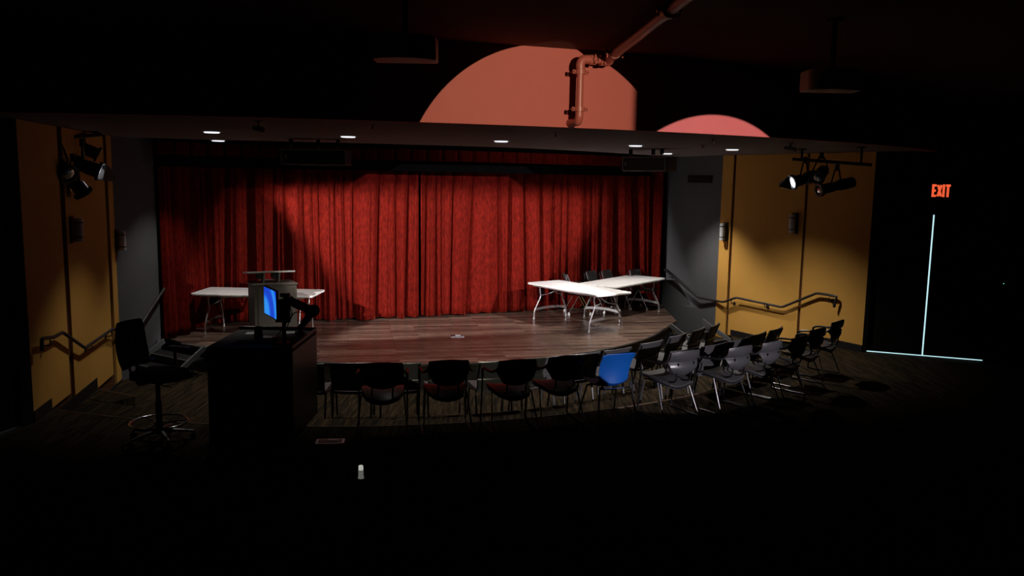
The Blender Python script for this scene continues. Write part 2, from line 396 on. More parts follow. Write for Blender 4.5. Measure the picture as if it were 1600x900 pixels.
# ------------------------------------------------------------------ curtains
cp = [(-5.98, 13.85), (-5.97, 14.5), (-5.93, 15.2), (-5.5, 15.75), (-4.4, 16.02), (-3.2, 16.3), (-2.0, 16.74), (-.9, 17.24), (.1, 17.7), (1.1, 18.12), (1.9, 18.48), (2.6, 18.8), (3.1, 18.9), (3.42, 18.86)]
cps = smoothpath([V((*q, 0)) for q in cp], 40)
L = [0]
for i in range(1, len(cps)): L.append(L[-1]+(cps[i]-cps[i-1]).length)
def cpos(s):
    import bisect
    i = min(max(bisect.bisect_left(L, s), 1), len(L)-1); t = (s-L[i-1])/(L[i]-L[i-1])
    q = cps[i-1].lerp(cps[i], t); d = (cps[min(i+8, len(cps)-1)]-cps[max(i-8, 0)]).normalized(); return q, V((d.y, -d.x, 0))
isplit = min(range(len(cps)), key=lambda i: abs(cps[i].x+1.93)); SPL = L[isplit]
rnd = random.Random(3)
edges = [0]
while edges[-1] < L[-1]+.5: edges.append(edges[-1]+rnd.choice((.14, .18, .22, .30, .38, .48))*rnd.uniform(.85, 1.1))
shf = [0]+[rnd.uniform(-.42, .42)*min(edges[k]-edges[k-1], edges[min(k+1, len(edges)-1)]-edges[k] or .2) for k in range(1, len(edges))]
prm = [(rnd.uniform(.6, 1.1), rnd.uniform(-.5, .5), rnd.uniform(0, 6.3)) for _ in edges]
import bisect as bs
def fold(s, v):
    """fold depth towards the house at length s, height v (0 bottom..1 top)"""
    b = (1-v)
    i = max(0, min(bs.bisect_right(edges, s)-1, len(edges)-2))
    for k in (i-1, i, i+1):
        if 0 <= k < len(edges)-1 and edges[k]+shf[k]*b <= s < edges[k+1]+shf[k+1]*b: i = k; break
    e0 = edges[i]+shf[i]*b; e1 = edges[i+1]+shf[i+1]*b; w = e1-e0; t = min(1, max(0, (s-e0)/w))
    a, sk, ph = prm[i]; w0 = edges[i+1]-edges[i]
    d = min(.25, .62*w0)*a*max(0.0, sin(pi*t))**.62
    d += .016*sin(2*pi*(t*2.5+sk*2)+ph)*(1.15-v*.6)*min(1, w/.2)*sin(pi*t)
    d += .012*abs(sin(pi*(t*3+sk)+b*sk*2))*sin(pi*t)
    for q, h, wd in ((.28+.25*sk, .030, .016), (.62+.2*sk, .022, .012), (.85, .018, .010)):
        x = (t-q-(.16*sk)*b)*w; d += h*math.exp(-(x/wd)**2)*(.5+.7*b)*sin(pi*t)
    return d*(.62+.42*b)
def curtain(name, s0, s1, z0, z1, lab, nv=26):
    n = int((s1-s0)/.008)
    def b(bm):
        rows = []
        for j in range(nv+1):
            v = j/nv; z = z0+(z1-z0)*v; row = []
            for i in range(n+1):
                s = s0+(s1-s0)*i/n; q, nn = cpos(s); w = q+nn*fold(s, v)
                zz = z + (.012*sin(s*9)+.01*sin(s*23) if j == 0 else 0)
                row.append(bm.verts.new((w.x, w.y, zz)))
            rows.append(row)
        for j in range(nv):
            for i in range(n): bm.faces.new((rows[j][i], rows[j][i+1], rows[j+1][i+1], rows[j+1][i]))
    o = obj(name, b, 'velvet', None, smooth='all')
    mo = o.modifiers.new('thick', 'SOLIDIFY'); mo.thickness = .006; mo.offset = -1
    return tag(o, lab, 'curtain')
curtain('stage_curtain', 0, SPL-.03, .625, 4.3, 'red velvet stage curtain, the left half, hanging behind the lectern')
curtain('stage_curtain', SPL+.02, L[-1], .625, 4.3, 'red velvet stage curtain, the right half, hanging behind the two joined tables')
# pleated valance in front of the curtain head
vp = [(-5.9, 13.55), (-5.2, 14.3), (-4.4, 14.75), (-3.2, 15.0), (-1.9, 15.35), (-.6, 15.85), (.6, 16.45), (1.6, 17.1), (2.4, 17.75), (3.0, 18.1)]
vps = smoothpath([V((*q, 0)) for q in vp], 60)
def val(bm):
    rows = []; l = 0
    Ls = [0]
    for i in range(1, len(vps)): Ls.append(Ls[-1]+(vps[i]-vps[i-1]).length)
    for z in (3.965, 3.94, 3.87, 3.80, 3.765):
        row = []
        for i, q in enumerate(vps):
            d = (vps[min(i+6, len(vps)-1)]-vps[max(i-6, 0)]).normalized(); nn = V((d.y, -d.x, 0))
            t = (Ls[i]/.30) % 1; off = .05*min(1, 6*t, 6*(1-t)) if t > .02 else 0
            row.append(bm.verts.new((q.x+nn.x*off, q.y+nn.y*off, z)))
        rows.append(row)
    for j in range(4):
        for i in range(len(vps)-1): bm.faces.new((rows[j][i], rows[j][i+1], rows[j+1][i+1], rows[j+1][i]))
def valb(bm):  # lower black strip stands in for shade under the pleats, upper one closes the head
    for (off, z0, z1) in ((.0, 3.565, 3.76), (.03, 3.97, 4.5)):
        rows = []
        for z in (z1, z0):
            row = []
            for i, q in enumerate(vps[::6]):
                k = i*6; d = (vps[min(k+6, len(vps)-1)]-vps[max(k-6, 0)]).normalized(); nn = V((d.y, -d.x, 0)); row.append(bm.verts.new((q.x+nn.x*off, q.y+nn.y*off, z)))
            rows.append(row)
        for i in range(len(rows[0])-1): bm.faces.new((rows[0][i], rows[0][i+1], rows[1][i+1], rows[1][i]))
vo = obj('curtain_valance', val, 'velvet'); m_ = vo.modifiers.new('thick', 'SOLIDIFY'); m_.thickness = .02
vb = obj('shade_band', valb, 'shadeblack', vo); m_ = vb.modifiers.new('thick', 'SOLIDIFY'); m_.thickness = .02
tag(vo, 'box-pleated red velvet valance running along the top of the stage opening', 'valance')
# ------------------------------------------------------------------ ceiling fittings
LP = [(331, 208, 'second row from the stage, left end of the soffit'), ]
def downlight():
    t = thing('ceiling_downlight', '', 'ceiling light')
    obj('trim_ring', lambda bm: lathe(bm, [(.135, 0), (.135, -.004), (.118, -.006), (.105, -.006), (.105, 0)], 32), 'greyplastic', t, smooth=True)
    obj('lens', lambda bm: lathe(bm, [(.095, -.002), (.10, -.014), (.09, -.020)], 32), 'lamp_on', t, smooth=True)
    return t
dl0 = downlight(); first = True
dls = [(331, 208, 'round white downlight in the soffit, front one of the two at the far left'),
       (341, 221, 'round white downlight in the soffit, rear one of the two at the far left'),
       (544, 215, 'round white downlight in the soffit above the left hanging loudspeaker'),
       (783, 222, 'round white downlight alone in the middle of the soffit'),
       (993, 229, 'round white downlight in the soffit just above the right hanging loudspeaker'),
       (1042, 241, 'round white downlight in the soffit behind the right hanging loudspeaker, nearest the curtain'),
       (1144, 235, 'round white downlight at the far right by the yellow wall')]
DLE = [95, 75, 50, 110, 150, 280, 290]
DLA = [96, 62, 76, 80, 92, 96, 112]
for (x, y, lab), en, da in zip(dls, DLE, DLA):
    q = PZ(x, y, ZC-.02); q.z = ZC
    o = dl0 if first else dup(dl0, q, 0, lab, 'downlights in the stage soffit')
    o.location = q; o['label'] = lab; o['group'] = 'downlights in the stage soffit'; first = False
    l = bpy.data.lights.new('downlight_lamp', 'SPOT'); l.energy = en; l.spot_size = rad(da); l.spot_blend = .85 if da > 110 else .6; l.shadow_soft_size = .05; l.color = (1, .93, .84)
    lo = bpy.data.objects.new('downlight_lamp', l); COL.objects.link(lo); lo.parent = o; lo.location = (0, 0, -.06)
def sprinkler(px_, py_, lab):
    q = PZ(px_, py_, ZC-.02); q.z = ZC+.003
    t = thing('fire_sprinkler', lab, 'sprinkler', q, 0, 'sprinkler heads in the soffit')
    obj('rosette', lambda bm: lathe(bm, [(.055, 0), (.05, -.008), (.02, -.012), (.02, 0)], 20), 'blackp', t, smooth=True)
    obj('deflector', lambda bm: (tube(bm, [(0, 0, -.01), (0, 0, -.05)], .008, 8), lathe(bm, [(.028, -.05), (.028, -.053)], 16)), 'blackmetal', t)
sprinkler(582, 198, 'small dark sprinkler head in the soffit, left of the lit red wall')
sprinkler(868, 210, 'small dark sprinkler head in the soffit below the red pipe')
sprinkler(1114, 219, 'small dark sprinkler head in the soffit below the small pink patch of light')
sprinkler(1098, 229, 'small dark sprinkler head in the soffit beside the far right downlight')
def sec_cam(px_, py_, lab):
    q = PZ(px_, py_, ZC-.02); q.z = ZC
    t = thing('security_camera', lab, 'camera', q, -.3)
    obj('mount', lambda bm: (lathe(bm, [(.045, 0), (.04, -.012)], 16), tube(bm, [(0, 0, 0), (0, 0, -.06)], .012, 8)), 'greyplastic', t)
    obj('housing', lambda bm: tube(bm, [(-.07, .03, -.07), (.07, -.04, -.09)], .03, 12), 'greyplastic', t, smooth=True)
sec_cam(404, 192, 'small camera fixed under the soffit at the left, above the loudspeaker')
sec_cam(1235, 226, 'small camera fixed under the soffit at the right, above the lamp bar')
# hanging loudspeakers
def speaker(px_, py_, Y, w, h, d, rz, lab, tilt):
    q = PY(px_, py_, Y)
    t = thing('hanging_loudspeaker', lab, 'loudspeaker', q, rz)
    R_ = RX(tilt)
    obj('cabinet', lambda bm: box(bm, (0, d/2, 0), (w, d, h), R_), 'chairgrey', t, bevel=.008)
    obj('grille', lambda bm: box(bm, R_ @ V((0, -.008, 0)), (w-.03, .012, h-.03), R_), 'chairgrey', t, bevel=.004)
    obj('badge', lambda bm: box(bm, R_ @ V((-w*.42, -.018, 0)), (.012, .006, .06), R_), 'paper', t)
    def frame(bm):
        for sx in (-1, 1): box(bm, R_ @ V((sx*(w/2-.008), -.014, 0)), (.012, .014, h), R_)
        for sz in (-1, 1): box(bm, R_ @ V((0, -.014, sz*(h/2-.008))), (w, .014, .012), R_)
    obj('grille_frame', frame, 'greyplastic', t)
    for sx, sy in ((-.36, .06), (.36, .06), (0, d*.8)):
        top = ZC-q.z
        def ch(bm):
            z = h/2-.01; k = 0
            while z < top-.09:
                torus_(bm, (sx*w, sy, z+.022), .014, .004, k % 2); z += .030; k += 1
        def torus_(bm, c, R__, rr, v):
            pts = [V((c[0]+(R__*cos(a)*.7 if v else 0), c[1]+(0 if v else R__*cos(a)*.7), c[2]+R__*1.4*sin(a))) for a in [2*pi*i/10 for i in range(11)]]
            tube(bm, pts, rr, 5, cap=False)
        obj('chain', ch, 'greysteel', t)
        obj('ceiling_hook', lambda bm: box(bm, (sx*w, sy, top-.045), (.05, .05, .09)), 'blackmatte', t, bevel=.005)
    return t
speaker(490, 245.5, 12.6, 1.0, .235, .36, -.02, 'long black loudspeaker box hanging on chains at the left of the stage', .05)
speaker(1006, 256, 14.1, .86, .24, .36, -.72, 'long black loudspeaker box hanging on chains at the right of the stage', .05)
# projectors hanging from the main ceiling
def projector(px_, py_, Y, s, flip, lab):
    q = PY(px_, py_, Y)
    t = thing('ceiling_projector', lab, 'projector', q)
    poly = []
    for k in range(25):
        a = -pi+pi*k/24; poly.append((s*.5*cos(a)*1.0, -.05+s*.34*sin(a)))
    poly += [(s*.5, .12), (-s*.5, .12)]
    obj('body', lambda bm: prism(bm, poly, -.085, .085), 'projwhite', t, bevel=.012, smooth=True)
    obj('lens_slot', lambda bm: box(bm, (flip*s*.17, -.05-s*.325, .005), (.042, .03, .13)), 'blackmatte', t, bevel=.006)
    obj('pole', lambda bm: (tube(bm, [(0, 0, .08), (0, 0, ZT-q.z)], .022, 12), lathe(bm, [(.07, ZT-q.z-.02), (.07, ZT-q.z)], 20)), 'blackmatte', t, smooth=True)
projector(633, 77, 6.1, .46, 1, 'pale rounded projector hanging from the ceiling left of the lit red wall')
projector(1299, 127, 7.0, .45, -1, 'pale rounded projector hanging from the ceiling at the right')
# red pipe
def fpt(x, off):   # point on the fascia moved off towards the house
    y = SC[1]-sqrt(SR*SR-(x-SC[0])**2); n = (V((x, y))-V(SC)).normalized(); return V((x, y))+n*off
def pipe():
    so = .26
    xa = PY(892, 150, 8.6).x; P = fpt(xa, so)
    t = thing('sprinkler_pipe', 'red-painted pipe running along the ceiling, then down the lit red wall', 'pipe', (0, 0, 0))
    zt = PY(896, 92, P.y).z; zb = PY(886, 186, P.y).z
    tv = V((SC[1]-P.y, P.x-SC[0])).normalized(); tv = tv if tv.x > 0 else -tv
    n = (V(SC)-P).normalized()
    Q = P+tv*.30
    def el(pts): return smoothpath(pts, 6)
    P3 = lambda v, z: V((v.x, v.y, z))
    drop = [P3(P, zb+.04), P3(P, zt-.07)]
    R_ = .036
    obj('drop_pipe', lambda bm: tube(bm, drop, R_, 16), 'redpaint', t, smooth=True)
    obj('upper_elbow', lambda bm: tube(bm, el([P3(P, zt-.10), P3(P, zt-.05), P3(P+tv*.02, zt-.012), P3(P+tv*.06, zt), P3(P+tv*.12, zt)]), R_+.010, 16), 'redpaint', t, smooth=True)
    obj('cross_pipe', lambda bm: tube(bm, [P3(P+tv*.1, zt), P3(Q-tv*.02, zt)], R_, 16), 'redpaint', t, smooth=True)
    obj('lower_elbow', lambda bm: tube(bm, el([P3(P, zb+.07), P3(P, zb+.03), P3(P+n*.02, zb-.012), P3(P+n*.06, zb-.025), P3(P+n*(so+.02), zb-.025)]), R_+.006, 16), 'redpaint', t, smooth=True)
    A = P3(Q, zt); B = V((1.22, 5.6, 4.742)); Cc = V((1.34, 3.0, 4.742))
    obj('main_pipe', lambda bm: tube(bm, el([A+V((*(-tv*.04), 0)), A+V((.02, -.03, 0)), A.lerp(B, .06)+V((0, 0, .01)), B, Cc]), R_+.012, 16), 'redpaint', t, smooth=True)
    def collar(c, ax, w=.045, rr=.06, bolts=True):
        ax = V(ax).normalized()
        def b(bm):
            tube(bm, [c-ax*w/2, c+ax*w/2], rr-.006, 16)
            s = ax.cross(V((0, 0, 1))); s = s if s.length > .2 else V((*tv, 0)); s.normalize()
            if bolts:
                for k in (-1, 1):
                    tube(bm, [c+s*k*(rr+.012)-ax*.02, c+s*k*(rr+.012)+ax*.02], .016, 8)
                    u = s.cross(ax); tube(bm, [c+s*k*(rr+.015)-u*.045, c+s*k*(rr+.015)+u*.045], .008, 6)
        obj('pipe_coupling', b, 'redpaint', t, smooth=True)
    collar(P3(P, zt-.13), (0, 0, 1)); collar(P3(P, zb+.10), (0, 0, 1))
    collar(P3(P+tv*.13, zt), (*tv, 0), .07, .058); collar(P3(P+tv*.24, zt), (*tv, 0), .05, .06)
    collar(A.lerp(B, .12)+V((0, 0, .015)), B-A, .05, .062); collar(A.lerp(B, .74)+V((0, 0, .0)), B-A, .07, .068)
    u = A.lerp(B, .74)
    obj('hanger', lambda bm: tube(bm, [u, V((u.x, u.y, ZT))], .008, 8), 'blackmetal', t)
pipe()
# theatre lamps on bars
def lamp(parent, c, d, ln, R_, lit, kind=0):
    """one theatre lamp: c centre, d aiming direction"""
    d = V(d).normalized(); q = d.to_track_quat('Z', 'Y').to_matrix(); Mx = lambda z: V(c)+d*z
    M4 = M.Translation(V(c)) @ q.to_4x4()
    o = obj('lamp_body', lambda bm: lathe(bm, [(R_*.5, -ln*.52), (R_*.85, -ln*.48), (R_*.9, -ln*.1), (R_*.72, -ln*.06), (R_*.72, ln*.12)], 20, M4), 'blackp', parent, smooth=True)
    obj('lens_barrel', lambda bm: (lathe(bm, [(R_*.80, ln*.1), (R_*.80, ln*.4), (R_*1.08, ln*.42), (R_*1.08, ln*.5), (R_*.78, ln*.5), (R_*.74, ln*.3)], 20, M4)), 'blackp', o, smooth=True)
    obj('lens', lambda bm: lathe(bm, [(R_*.78, ln*.44), (R_*.70, ln*.465), (R_*.35, ln*.49), (.004, ln*.495)], 20, M4), 'spot_on' if lit else 'chrome', o, smooth=True)
    s = d.cross(V((0, 0, 1))).normalized()
    top = V(c)+V((0, 0, R_+.14))
    obj('yoke', lambda bm: tube(bm, [V(c)+s*(R_*1.05), V(c)+s*(R_*1.1)+V((0, 0, R_*.7)), top+s*R_*.5, top-s*R_*.5, V(c)-s*(R_*1.1)+V((0, 0, R_*.7)), V(c)-s*R_*1.05], .012, 6), 'blackmetal', o)
    obj('clamp', lambda bm: (box(bm, top+V((0, 0, .04)), (.05, .05, .10)), tube(bm, [top+V((0, 0, .02))-s*.05, top+V((0, 0, .02))+s*.05], .01, 6)), 'blackmetal', o)
    return top
def lampthing(c, d, ln, R_, lit, lab):
    t = thing('theatre_lamp', lab, 'stage light', c); lamp(t, (0, 0, 0), d, ln, R_, lit); return t
def lampbar(a, b, lab):
    t = thing('lamp_bar', lab, 'pipe', (0, 0, 0))
    a = V(a); b = V(b)
    obj('bar', lambda bm: tube(bm, [a, b], .024, 12), 'blackmatte', t, smooth=True)
    for s in (.12, .88):
        q = a.lerp(b, s); obj('hanger', lambda bm: (tube(bm, [q, V((q.x, q.y, ZC))], .018, 8), lathe(bm, [(.06, ZC-.015), (.06, ZC)], 16, M.Translation((q.x, q.y, 0)))), 'blackmatte', t)
cR1 = PY(1256, 280, 13.0); cR2 = PY(1306, 291, 12.3)
lampR = lampthing(cR1, (-1, -.10, -.30), .40, .115, True, 'black theatre lamp with bright lens on the right bar, nearest the stage')
lampthing(cR2, (-.95, -.28, -.22), .62, .095, False, 'long black unlit theatre lamp on the right bar, nearest the exit')
tR = [V((cR1.x, cR1.y, cR1.z+.33)), V((cR2.x, cR2.y, cR2.z+.33))]; zz = max(tR[0].z, tR[1].z)
lampbar(V((cR1.x-.12, cR1.y+.2, cR1.z+.315)), V((cR2.x+.35, cR2.y-.35, cR2.z+.315)), 'black hanging bar carrying the theatre lamps by the right yellow wall')
obj_ = thing('theatre_lamp', 'small black theatre lamp between the two others on the right bar', 'stage light', PY(1282, 272, 12.75))
lamp(obj_, (0, 0, 0), (-.5, -.75, -.35), .34, .10, False)
cL = [(PY(130, 259, 10.9), (1, .45, -.42), .42, .12, True, 'black theatre lamp with bright lens on the left bar, nearest the stage'),
      (PY(133, 232, 11.3), (.95, .5, -.55), .36, .10, False, 'black theatre lamp high on the left bar behind the bright one'),
      (PY(92, 258, 10.3), (.7, -.3, -.5), .46, .115, False, 'black unlit theatre lamp on the left bar, farthest from the stage'),
      (PY(116, 283, 10.5), (.35, .5, -.85), .40, .115, False, 'black unlit theatre lamp hanging lowest on the left bar')]
lampsL = [lampthing(c, d, ln, R_, lit, lab) for c, d, ln, R_, lit, lab in cL]
lampL = lampsL[0]
LAMPS = [(lampR, cR1+V((-1, -.10, -.30)).normalized()*.23, 0, V((-4.6, 13.4, .6)), V((1.2, 15.5, .6)), 2300), (lampL, V(cL[0][0])+V((1, .45, -.42)).normalized()*.24, 0, V((-3.2, 13.5, .6)), V((2.9, 16.5, .6)), 3100)]
lampbar(cL[2][0]+V((-.1, -.25, .30)), cL[1][0]+V((.1, .25, .20)), 'black hanging bar carrying the theatre lamps by the left yellow wall')
# ------------------------------------------------------------------ wall fittings
def wallframe(px_, py_, a, b, off=0.0):
    q = PW(px_, py_, a, b, off); t = (V(b)-V(a)).normalized(); n = V((t.y, -t.x))
    if n.dot(-V(a)) < 0: n = -n
    return q, atan2(n.y, n.x)+pi/2       # local -Y faces the room
def sconce(px_, py_, a, b, lab, h=.30):
    q, rz = wallframe(px_, py_, a, b)
    t = thing('wall_sconce', lab, 'wall lamp', q, rz, 'cylinder wall lamps on the yellow walls')
    obj('back_plate', lambda bm: box(bm, (0, -.014, 0), (.13, .028, h+.04)), 'blackp', t, bevel=.004)
    obj('glass_tube', lambda bm: lathe(bm, [(.02, -h/2), (.055, -h/2+.004), (.055, h/2-.004), (.02, h/2)], 24, M.Translation((0, -.09, 0))), 'frost', t, smooth=True)
    for s in (-1, 1):
        obj('band', lambda bm: (lathe(bm, [(.059, s*h*.31-.008), (.059, s*h*.31+.008)], 24, M.Translation((0, -.09, 0))), box(bm, (0, -.035, s*h*.31), (.08, .05, .014))), 'blackp', t, smooth=True)
sconce(111, 359, YL0, YL1, 'unlit cylinder wall lamp on the left yellow wall, the one farther from the stage')
sconce(181, 376, YL0, YL1, 'unlit cylinder wall lamp on the left yellow wall, beside the stage opening')
sconce(1134, 362, YR0, YR1, 'unlit cylinder wall lamp on the right yellow wall, beside the stage opening', .34)
sconce(1243, 349, YR0, YR1, 'unlit cylinder wall lamp on the right yellow wall, nearer the exit', .34)
def rail(pix, br, lab):
    pts = [PW(x, y, a, b, .085) for (x, y, a, b) in pix]
    pp = []
    for i, q in enumerate(pts):
        if 0 < i < len(pts)-1:
            a_ = (pts[i-1]-q); b_ = (pts[i+1]-q); k = min(.05, a_.length*.4, b_.length*.4)
            pp += [q+a_.normalized()*k, q+(a_.normalized()+b_.normalized())*k*.25, q+b_.normalized()*k]
        else: pp.append(q)
    t = thing('handrail', lab, 'handrail', (0, 0, 0))
    obj('rail', lambda bm: tube(bm, pp, .022, 12), 'blackp', t, smooth=True)
    for (x, y, a, b) in br:
        q = PW(x, y, a, b, .085); w = PW(x, y, a, b, .0); tt = (V(b)-V(a)).normalized(); n = V((tt.y, -tt.x)); n = n if n.dot(-V(a)) > 0 else -n
        nn = V((n.x, n.y, 0)); w = q-nn*.085
        obj('bracket', lambda bm: (tube(bm, smoothpath([q, q-V((0, 0, .06)), w+V((0, 0, -.07))], 4), .009, 8), tube(bm, [w+V((0, 0, -.07)), w+V((0, 0, -.07))+nn*.012], .034, 16)), 'blackp', t, smooth=True)
A_, B_ = YR0, YR1; G0, G1 = YR1, GR
rail([(1303, 480, A_, B_), (1308, 463, A_, B_), (1276, 458, A_, B_), (1222, 480, A_, B_), (1150, 465, A_, B_), (1130, 472, A_, B_), (1091, 465, G0, G1), (1038, 421, G0, G1)],
     [(1296, 464, A_, B_), (1195, 474, A_, B_), (1143, 469, A_, B_), (1046, 429, G0, G1)], 'black handrail zigzagging along the right yellow wall up to the stage')
A_, B_ = YL0, YL1
rail([(66, 548, A_, B_), (65, 529, A_, B_), (84, 527, A_, B_), (98, 519, A_, B_), (133, 544, A_, B_), (176, 514, A_, B_), (186, 518, A_, B_), (212, 520, YL1, GL), (258, 449, YL1, GL)],
     [(78, 531, A_, B_), (143, 538, A_, B_), (174, 518, A_, B_)], 'black handrail zigzagging along the left yellow wall towards the stage')
def vent():
    q, rz = wallframe(1094, 280, YR1, GR)
    t = thing('air_grille', 'black slotted air grille high on the grey wall right of the curtain', 'vent', q, rz)
    obj('frame', lambda bm: box(bm, (0, -.008, 0), (1.05, .016, .15)), 'blackmatte', t, bevel=.003)
    for k in range(5): obj('slat', lambda bm: box(bm, (0, -.022, -.05+.025*k), (.98, .012, .010), RX(.5)), 'blackp', t)
vent()
def exit_sign():
    q, rz = wallframe(1470, 298, YR0, DR)
    t = thing('exit_sign', 'glowing red EXIT sign on the dark wall above the double door', 'sign', q, rz)
    obj('housing', lambda bm: box(bm, (0, -.025, 0), (.40, .05, .30)), 'blackmatte', t, bevel=.006)
    H = .20; w = .017; y = -.054; D = .006
    def bar(bm, x0, z0, x1, z1, ww=w):
        a = V((x0, 0, z0)); b = V((x1, 0, z1)); d = b-a
        box(bm, ((x0+x1)/2, y, (z0+z1)/2), (d.length, D, ww*2), M.Rotation(-atan2(d.z, d.x), 3, 'Y'))
    def E_(bm, x): 
        bar(bm, x+w, -H/2, x+w, H/2); bar(bm, x, H/2-w, x+.065, H/2-w); bar(bm, x, 0, x+.058, 0); bar(bm, x, -H/2+w, x+.065, -H/2+w)
    def X_(bm, x): bar(bm, x+.012, -H/2+.01, x+.062, H/2-.01); bar(bm, x+.012, H/2-.01, x+.062, -H/2+.01)
    def I_(bm, x): bar(bm, x, -H/2, x, H/2)
    def T_(bm, x): bar(bm, x+.035, -H/2, x+.035, H/2); bar(bm, x, H/2-w, x+.07, H/2-w)
    k = 1.12
    for nm, f, x in (('letter_e', E_, -.135), ('letter_x', X_, -.062), ('letter_i', I_, .034), ('letter_t', T_, .060)): obj(nm, lambda bm: f(bm, x), 'exit_red', t)
exit_sign()
def ledd():
    q, rz = wallframe(1568, 443, YR0, DR)
    t = thing('wall_control', 'tiny wall control with a green light, right of the double door', 'switch', q, rz)
    obj('plate', lambda bm: box(bm, (0, -.006, 0), (.08, .012, .12)), 'blackmatte', t, bevel=.002)
    obj('indicator_light', lambda bm: lathe(bm, [(.009, 0), (.006, .006)], 10, M.Translation((0, -.012, 0)) @ M.Rotation(pi/2, 4, 'X')), 'led', t)
ledd()
# ------------------------------------------------------------------ folding tables
def folding_table(L_, W_, mt='greysteel'):
    t = thing('folding_table', '', 'table')
    def top(bm): prism(bm, rrect(L_, W_, .07, 6), .705, .74)
    tt = obj('tabletop', top, 'whiteplastic', t, bevel=.008, smooth=True)
    obj('underframe', lambda bm: [box(bm, (0, s*(W_/2-.07), .690), (L_-.3, .02, .03)) for s in (-1, 1)], mt, t)
    for sx in (-1, 1):
        xx = sx*(L_/2-.27)
        for sy in (-1, 1):
            y0 = sy*(W_/2-.10)
            pts = smoothpath([(xx, y0*.86, .70), (xx, y0*.84, .56), (xx, y0*.80, .47), (xx+sx*.01, y0*.98, .33), (xx+sx*.02, y0*1.18, .18), (xx+sx*.02, y0*1.22, .012)], 6)
            lg = obj('leg', lambda bm: tube(bm, pts, .0145, 10), mt, t, smooth=True)
            obj('foot_cap', lambda bm: tube(bm, [pts[-1]+V((0, 0, -.012)), pts[-1]+V((0, 0, .03))], .018, 10), 'greyplastic', lg)
        obj('cross_plate', lambda bm: sheet(bm, lambda u, v: V((xx+sx*.018, (u-.5)*2*(W_/2-.10)*1.14, .175+.05*v+.03*(1-(2*u-1)**2)*(1)) ), 12, 1, .008), mt, t)
        obj('upper_bar', lambda bm: tube(bm, [(xx, -(W_/2-.10)*.84, .66), (xx, (W_/2-.10)*.84, .66)], .011, 8), mt, t)
        obj('brace', lambda bm: (tube(bm, smoothpath([(xx, -.0-(W_/2-.10)*.80, .49), (xx-sx*.06, -.07, .53), (xx-sx*.30, -.02, .675)], 5), .010, 8), tube(bm, smoothpath([(xx, (W_/2-.10)*.80, .49), (xx-sx*.06, .07, .53), (xx-sx*.30, .02, .675)], 5), .010, 8)), mt, t, smooth=True)
    return t
ft = folding_table(2.2, .90)
GT = 'white folding tables on the stage'
ft.location = (1.31, 16.22, .6); ft.rotation_euler = (0, 0, rad(-53.8)); ft['label'] = 'white folding table on stage right, the one slanting towards the audience'; ft['group'] = GT
dup(ft, (2.39, 17.45, .6), rad(52.5), 'white folding table on stage right, butted against the slanting one and reaching the curtain edge', GT)
dup(ft, (-4.62, 14.84, .6), -.04, 'white folding table standing behind the lectern on stage left', GT)
# ------------------------------------------------------------------ chairs
def stage_chair():
    t = thing('nesting_chair', '', 'chair')
    obj('seat', lambda bm: sheet(bm, lambda u, v: V(((u-.5)*.46, (v-.5)*.44, .45-.015*sin(pi*u)+.02*(v-.5)**2)), 8, 8, .03), 'chairgrey', t, smooth=True)
    obj('backrest', lambda bm: sheet(bm, lambda u, v: V(((u-.5)*(.46-.06*v), -.235-.10*v+.05*((2*u-1)**2), .62+.25*v)), 10, 6, .018), 'chairgrey', t, smooth=True)
    for sx in (-1, 1):
        x = sx*.245
        def fr(bm):
            tube(bm, smoothpath([(x*.9, -.32, .84), (x, -.25, .62), (x, -.20, .50), (x, -.02, .43)], 4), .011, 8)
        obj('back_frame', fr, 'blackmetal', t, smooth=True)
        obj('leg', lambda bm: tube(bm, [(x, .02, .44), (x, .23, .06)], .0105, 8), 'chrome', t, smooth=True)
        obj('leg', lambda bm: tube(bm, [(x, -.02, .44), (x, -.23, .06)], .0105, 8), 'chrome', t, smooth=True)
        obj('base_rail', lambda bm: tube(bm, [(x, -.24, .075), (x, .24, .075)], .009, 8), 'chrome', t)
        for sy in (-1, 1): obj('caster', lambda bm: (tube(bm, [(x-.014, sy*.235, .028), (x+.014, sy*.235, .028)], .028, 14), box(bm, (x, sy*.235, .055), (.02, .03, .03))), 'whiteplastic', t, smooth=True)
        obj('armrest', lambda bm: tube(bm, smoothpath([(x, -.25, .62), (x+sx*.02, -.05, .655), (x+sx*.02, .13, .65), (x, .19, .60), (x, .12, .46)], 5), .012, 8), 'blackp', t, smooth=True)
    return t
sc0 = stage_chair(); GS = 'dark chairs behind the stage tables'
scs = [(.95, 17.32, pi-.50, 'dark wheeled chair turned sideways behind the slanting table, leftmost there'),
       (1.50, 17.55, 2.25-pi*.0, 'dark wheeled chair tucked behind the rear table, second from the left'),
       (1.95, 18.02, 2.25, 'dark wheeled chair tucked behind the rear table, third from the left'),
       (2.45, 18.30, 2.25, 'dark wheeled chair at the curtain, rightmost behind the rear table'),
       (-4.55, 15.35, pi, 'dark chair in shadow under the table behind the lectern')]
scs = [(1.42, 17.45, -1.45, scs[0][3]), (1.96, 17.80, 4.08, scs[1][3]), (2.32, 18.02, 4.08, scs[2][3]), (2.98, 18.28, 4.0, scs[3][3]), (-4.62, 15.25, pi, scs[4][3])]
for i, (x, y, rz, lab) in enumerate(scs):
    if i == 0: sc0.location = (x, y, .6); sc0.rotation_euler = (0, 0, rz); sc0['label'] = lab; sc0['group'] = GS
    else: dup(sc0, (x, y, .6), rz, lab, GS)
